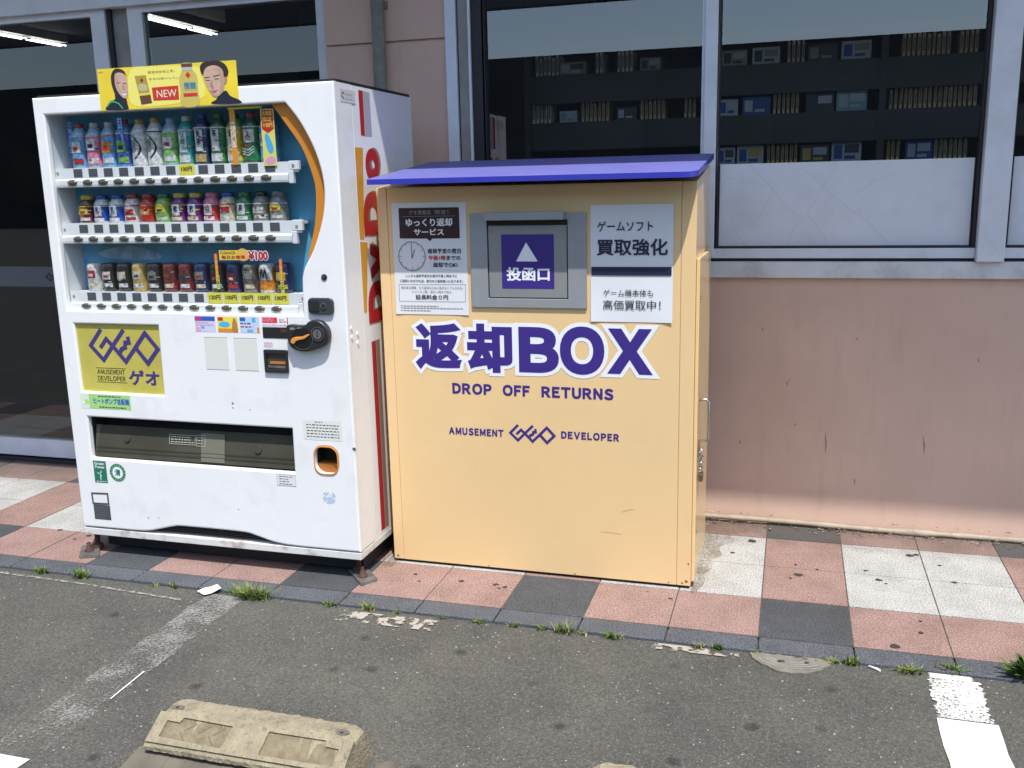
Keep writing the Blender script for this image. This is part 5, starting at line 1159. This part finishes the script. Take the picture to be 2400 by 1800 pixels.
P_([(1300,170), (1460,165), (1455,250), (1500,310), (1520,380), (1515,560), (1510,770), (1265,785), (1260,560), (1255,390), (1290,310), (1310,250)], tanb, 0.0008)
poly(mb, tps([(1305,172), (1460,166), (1458,215), (1308,222)]), FA, can_d, 0.0012); poly(mb, tps([(1308,225), (1458,218), (1457,262), (1310,268)]), FA, mat("printed silver", (0.45, 0.45, 0.47), 0.5), 0.0012); poly(mb, tps([(1390,285), (1425,335), (1390,385), (1350,335)]), FA, mat("printed red", (0.55, 0.03, 0.02), 0.5), 0.0012)
poly(mb, tps([(1300,600), (1500,590), (1500,640), (1302,650)]), FA, mat("printed red", (0.55, 0.03, 0.02), 0.5), 0.0012); P_([(1310,440), (1390,420), (1490,435), (1495,540), (1400,560), (1315,545)], mat("printed beige", (0.50, 0.42, 0.22), 0.5), 0.0012)
p0, p1 = tp(1318, 545), tp(1490, 430); txt(mb, "微糖", (p0[0], p1[0], p0[1], p1[1]), FA, mat("printed teal", (0.05, 0.22, 0.22), 0.5), 0.03, 0.0016)
p0, p1 = tp(80, 305), tp(155, 285); txt(mb, "DyDo", (p0[0], p1[0], p0[1], p1[1]), FA, red_ink, 0.03, 0.0010)
mb.build("printed_picture", ad)

# ================================================================== WHEEL STOPS
stop_m = mat("weathered concrete block", (0.268, 0.226, 0.150), 0.92, noise=(22, 0.2), bump=(120, 1.0, 0.006), grime=(75, (0.075, 0.060, 0.040), 0.85))
stop_d = mat("stained concrete foot", (0.125, 0.108, 0.082), 0.92, noise=(10, 0.25), bump=(30, 0.6, 0.006))
rub = mat("dark void", (0.02, 0.018, 0.015), 0.9)
def wheel_stop(x0, label, seed):
    random.seed(seed); L = 0.606
    t = thing("wheel_stop", label, "wheel stop", (x0+L/2, -1.36, -0.03), "concrete wheel stops in the parking bay")
    a = MB(); n = 46
    prof = [(-1.246, -0.03), (-1.258, 0.060), (-1.264, 0.082), (-1.272, 0.0865), (-1.326, 0.085), (-1.336, 0.080), (-1.412, 0.034), (-1.421, 0.026), (-1.4215, 0.014), (-1.396, 0.004), (-1.388, -0.03)]
    vs = []
    for i in range(n+1):
        s = i/n; x = x0 + L*s
        e = max(0, 1 - min(s, 1-s)*14)            # ends are worn down and narrower
        for j, (y, z) in enumerate(prof):
            jy = random.uniform(-.0022, .0022) if j in (2, 3) else random.uniform(-.001, .001); jz = random.uniform(-.0035, .001) if j in (2, 3) else random.uniform(-.001, .0006)
            if j in (2, 3, 4, 5): jz -= 0.010*e*e + (0.004*random.random()*e)
            if j in (1, 2, 3): jy -= 0.010*e
            vs.append((x + (0.010*(1 if s < .5 else -1)*e*((z+.03)/.12)), y+jy, z+jz))
    m_ = len(prof)
    fs = [(i*m_+j, i*m_+j+1, (i+1)*m_+j+1, (i+1)*m_+j) for i in range(n) for j in range(m_-1)] + [tuple(range(m_)), tuple(n*m_+j for j in range(m_))]
    a.geo(vs, fs, stop_m, False)
    b = a.build("block", t)
    sl = lambda u, v, d=0: (x0+u, -1.336 - 0.076*(1-v) - (d-0.003)*0.517, 0.0795 - 0.0455*(1-v) + (d-0.003)*0.856)
    a = MB()
    h1 = [(0.040,0.18), (0.235,0.12), (0.243,0.84), (0.088,0.88), (0.082,0.70), (0.042,0.72)]
    h2 = [(0.350,0.12), (0.562,0.12), (0.565,0.66), (0.526,0.68), (0.521,0.86), (0.352,0.86)]
    plate(a, [[(0.006,-0.03), (L-0.006,-0.03), (L-0.008,0.985), (0.008,0.985)], h1, h2], 0.0095, sl, stop_m, 0.0012)
    for k in range(3):
        u = 0.105 + 0.045*k
        stroke(a, [(u, 0.50), (u+0.028, 0.76)], 0.0055, lambda p, q, d=0: sl(p, q, 0.0045), stop_d); stroke(a, [(u-0.012, 0.44), (u+0.010, 0.20)], 0.0055, lambda p, q, d=0: sl(p, q, 0.0045), stop_d)
    fl_m = mat("darker recess concrete", (0.185, 0.150, 0.092), 0.95, noise=(40, 0.25), bump=(120, 1.0, 0.005))  # recess floors coloured darker than the block
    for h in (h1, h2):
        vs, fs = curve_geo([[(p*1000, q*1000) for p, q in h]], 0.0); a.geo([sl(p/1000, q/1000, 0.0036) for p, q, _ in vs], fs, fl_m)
    a.build("tread_face", t)
    a = MB(); rr = []
    for cx in (0.045, L-0.055):
        a.face([(x0+cx+0.022*random.uniform(.7, 1.2)*math.cos(q), -1.316+0.014*random.uniform(.7, 1.2)*math.sin(q), 0.0868) for q in [k*0.63 for k in range(10)]], stop_d)
        a.face([(x0+cx+0.006*math.cos(q), -1.318+0.004*math.sin(q), 0.0874) for q in [k*0.63 for k in range(10)]], rub)
    a.build("bolt_hole", t)
    a = MB(); P = []
    for k in range(25):
        s = k/24; P.append((x0-0.03+0.66*s, -1.43-0.05-0.010*random.random(), -0.0105))
    for k in range(24): a.face([P[k], P[k+1], (P[k+1][0], -1.395, 0.002+0.003*random.random()), (P[k][0], -1.395, 0.002+0.003*random.random())], stop_d)
    a.build("mortar_foot", t)
    a = MB(); bm = bmesh.new(); bmesh.ops.create_icosphere(bm, subdivisions=3, radius=1)
    for v in bm.verts: v.co = Vector((x0+L+0.062+v.co.x*0.046*random.uniform(.93, 1.05), -1.335+v.co.y*0.075*random.uniform(.95, 1.04), -0.03+max(-.1, v.co.z)*0.042*random.uniform(.9, 1.05)))
    bm.verts.index_update(); a.geo([v.co for v in bm.verts], [[v.index for v in f.verts] for f in bm.faces], stop_d, True); bm.free()
    a.build("mortar_lump", t)
    return t
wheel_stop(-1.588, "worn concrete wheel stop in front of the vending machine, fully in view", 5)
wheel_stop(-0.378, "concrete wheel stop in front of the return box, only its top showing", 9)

# ================================================================== WEEDS, LITTER
gl = [mat("grass blade " + n, c, 0.6) for n, c in (("fresh", (0.085, 0.155, 0.022)), ("light", (0.17, 0.23, 0.045)), ("deep", (0.035, 0.08, 0.016)), ("straw", (0.30, 0.25, 0.11)))]
def tuft(x, y, n, h, sp, label, seed, leafy=False, mixw=(4, 3, 2, 1), sx=1.0):
    random.seed(seed); a = MB()
    for k in range(n):
        an = random.uniform(0, 2*math.pi); L = (h if leafy else h*0.82)*random.uniform(.45, 1.1); lean = random.uniform(.15, 1.0)*sp
        bx = x + random.gauss(0, sp*.28)*sx; by = y + random.gauss(0, sp*.12); wd = random.uniform(.0022, .0042)*(2.6 if leafy else 1.0)
        c, s = math.cos(an), math.sin(an); m_ = random.choices(gl, mixw)[0]; P = []
        for t in (0, .4, .75, 1):
            r = lean*t**1.5; z = -0.012 + L*(t - .35*t*t*lean/sp)
            ww = wd*(1-t)*(1 if not leafy else 1) if not leafy else wd*math.sin(math.pi*(0.12+.88*t))*1.2
            P.append(((bx+r*c*sx-s*ww, by+r*s*.8+c*ww, z), (bx+r*c*sx+s*ww, by+r*s*.8-c*ww, z)))
        for i in range(3): a.face([P[i][0], P[i][1], P[i+1][1], P[i+1][0]], m_)
    o = a.build("weed" if leafy else "grass_tuft", recalc=False)
    return tag(o, label, "weed" if leafy else "grass", "weeds growing along the kerb")
tuft(-2.835, -0.428, 60, 0.05, 0.045, "small grass tuft by the kerb, leftmost in the photo", 1)
tuft(-2.640, -0.430, 90, 0.06, 0.05, "grass tuft by the kerb below the left foot plate of the vending machine", 2)
tuft(-2.205, -0.428, 22, 0.05, 0.025, "thin grass sprig by the kerb left of the white paper scrap", 3)
tuft(-2.29, -0.428, 14, 0.022, 0.03, "tiny flat grass sprig by the kerb, second left of the paper scrap", 4)
tuft(-1.855, -0.437, 230, 0.085, 0.085, "largest yellow green grass tuft by the kerb, beside the white paper scrap", 5, mixw=(4, 5, 2, 3), sx=1.3)
tuft(-1.53, -0.428, 34, 0.035, 0.04, "low grass tuft by the kerb under the right foot plate", 6)
tuft(-1.38, -0.428, 50, 0.055, 0.035, "upright grass tuft by the kerb left of the return box", 7)
tuft(-1.265, -0.428, 26, 0.022, 0.025, "tiny moss like tuft by the kerb at the left end of the return box", 8)
tuft(-1.10, -0.426, 22, 0.018, 0.035, "flat weedy speck by the kerb under the left poster side", 9)
tuft(-0.955, -0.427, 34, 0.024, 0.035, "small pale grass tuft by the kerb on the pink to charcoal joint", 10, mixw=(3, 5, 1, 2))
tuft(-0.825, -0.427, 30, 0.024, 0.03, "small round grass tuft by the kerb under the charcoal tile, left part", 12)
tuft(-0.725, -0.427, 30, 0.03, 0.03, "small dark green tuft by the kerb beside the spiky one", 13, mixw=(3, 1, 5, 1))
tuft(-0.645, -0.432, 44, 0.072, 0.055, "spiky star shaped grass tuft by the kerb below the return box", 14, mixw=(4, 4, 1, 2))
tuft(-0.575, -0.427, 28, 0.022, 0.03, "straw coloured tuft by the kerb right of the spiky one", 15, mixw=(2, 2, 1, 5))
tuft(-0.475, -0.429, 56, 0.032, 0.045, "wide low grass tuft by the kerb under the right end of the return box", 16)
tuft(-0.18, -0.427, 30, 0.026, 0.03, "brownish tuft by the kerb left of the round mortar patch", 17, mixw=(2, 2, 1, 4))
tuft(-0.128, -0.427, 56, 0.034, 0.026, "dark green round tuft by the kerb left of the round mortar patch", 18, mixw=(3, 1, 6, 0))
tuft(0.0, -0.426, 28, 0.024, 0.025, "small tuft by the kerb at the left edge of the round mortar patch", 19)
tuft(0.15, -0.425, 40, 0.018, 0.05, "low dark tuft by the kerb along the top of the round mortar patch", 20, mixw=(2, 1, 5, 1))
tuft(0.225, -0.428, 44, 0.028, 0.04, "yellowish tuft by the kerb right of the round mortar patch", 21, mixw=(2, 5, 1, 3))
tuft(0.290, -0.428, 60, 0.05, 0.032, "upright green tuft by the kerb under the charcoal tile, right part", 22)
tuft(0.455, -0.430, 80, 0.034, 0.055, "wide yellow green tuft by the kerb left of the white line", 23, mixw=(3, 5, 1, 2))
tuft(0.585, -0.402, 90, 0.045, 0.05, "bright green tuft by the kerb at the head of the white line", 24, mixw=(4, 4, 3, 1))
tuft(0.80, -0.40, 130, 0.09, 0.07, "leafy weed at the right edge of the photo, lower front clump", 25, leafy=True, mixw=(4, 2, 4, 0))
tuft(0.915, -0.36, 260, 0.16, 0.11, "large dark leafy weed at the right edge of the photo", 26, leafy=True, mixw=(3, 1, 6, 0))
litter = mat("crumpled white paper", (0.72, 0.72, 0.70), 0.7, bump=(60, 0.5, 0.004))
mb = MB(); random.seed(4); V = []
for j in range(4):
    for i in range(7):
        s, t = i/6, j/3; V.append((-2.085+0.092*s*(1-t)*0.62+t*(0.055+0.038*s)+0.0*t, -0.448-0.030*s*(1-t)+t*(0.050-0.026*s), -0.004+random.uniform(0, .006)+0.010*t))
mb.geo(V, [(j*7+i, j*7+i+1, (j+1)*7+i+1, (j+1)*7+i) for j in range(3) for i in range(6)], litter)
tag(mb.build("paper_scrap"), "crumpled white paper scrap on the asphalt against the kerb", "litter")
mb = MB(); mb.tube([(0.340,-0.430,-0.008), (0.362,-0.444,-0.007), (0.372,-0.452,-0.008)], [0.004, 0.0042, 0.004], litter, 8)
tag(mb.build("cigarette_butt"), "white cigarette butt on the asphalt by the kerb", "litter")

# ================================================================== ACROSS THE PARKING LOT (seen mirrored in the panes)
far_m = mat("dark facade", (0.055, 0.058, 0.062), 0.8, noise=(0.6, 0.25)); far_w = mat("dark window", (0.02, 0.022, 0.026), 0.3)
mb = MB(); mb.box(-70, 60, -46, -34, -0.03, 6.6, far_m)
opp = tag(mb.build("opposite_building"), "long dark low building across the lot, mirrored in the shop panes", "building")
mb = MB(); mb.box(-120, 110, -52.8, -52, 1.5+0.181*57.0, 1.5+0.30*57.0, mat("sky blocker grey", (0.16, 0.165, 0.175), 0.9, noise=(0.3, 0.1)))  # added slab, never seen directly; blocks reflected sky to darken the pane tops
for k in (-115, 105): mb.box(k, k+4, -52.79, -52.01, -0.03, 1.5+0.182*57.0, mat("sky blocker grey", (0.16, 0.165, 0.175), 0.9))
tag(mb.build("sky_blocker"), "added grey slab far across the lot, blocks mirrored sky to darken the pane tops", "blocker")
random.seed(2); a = MB()
for k in range(26):
    x = -66 + k*4.8; a.box(x, x+random.uniform(2, 3.5), -33.99, -33.9, 1.0, random.uniform(2.6, 5.2), far_w)
a.build("window_band", opp)
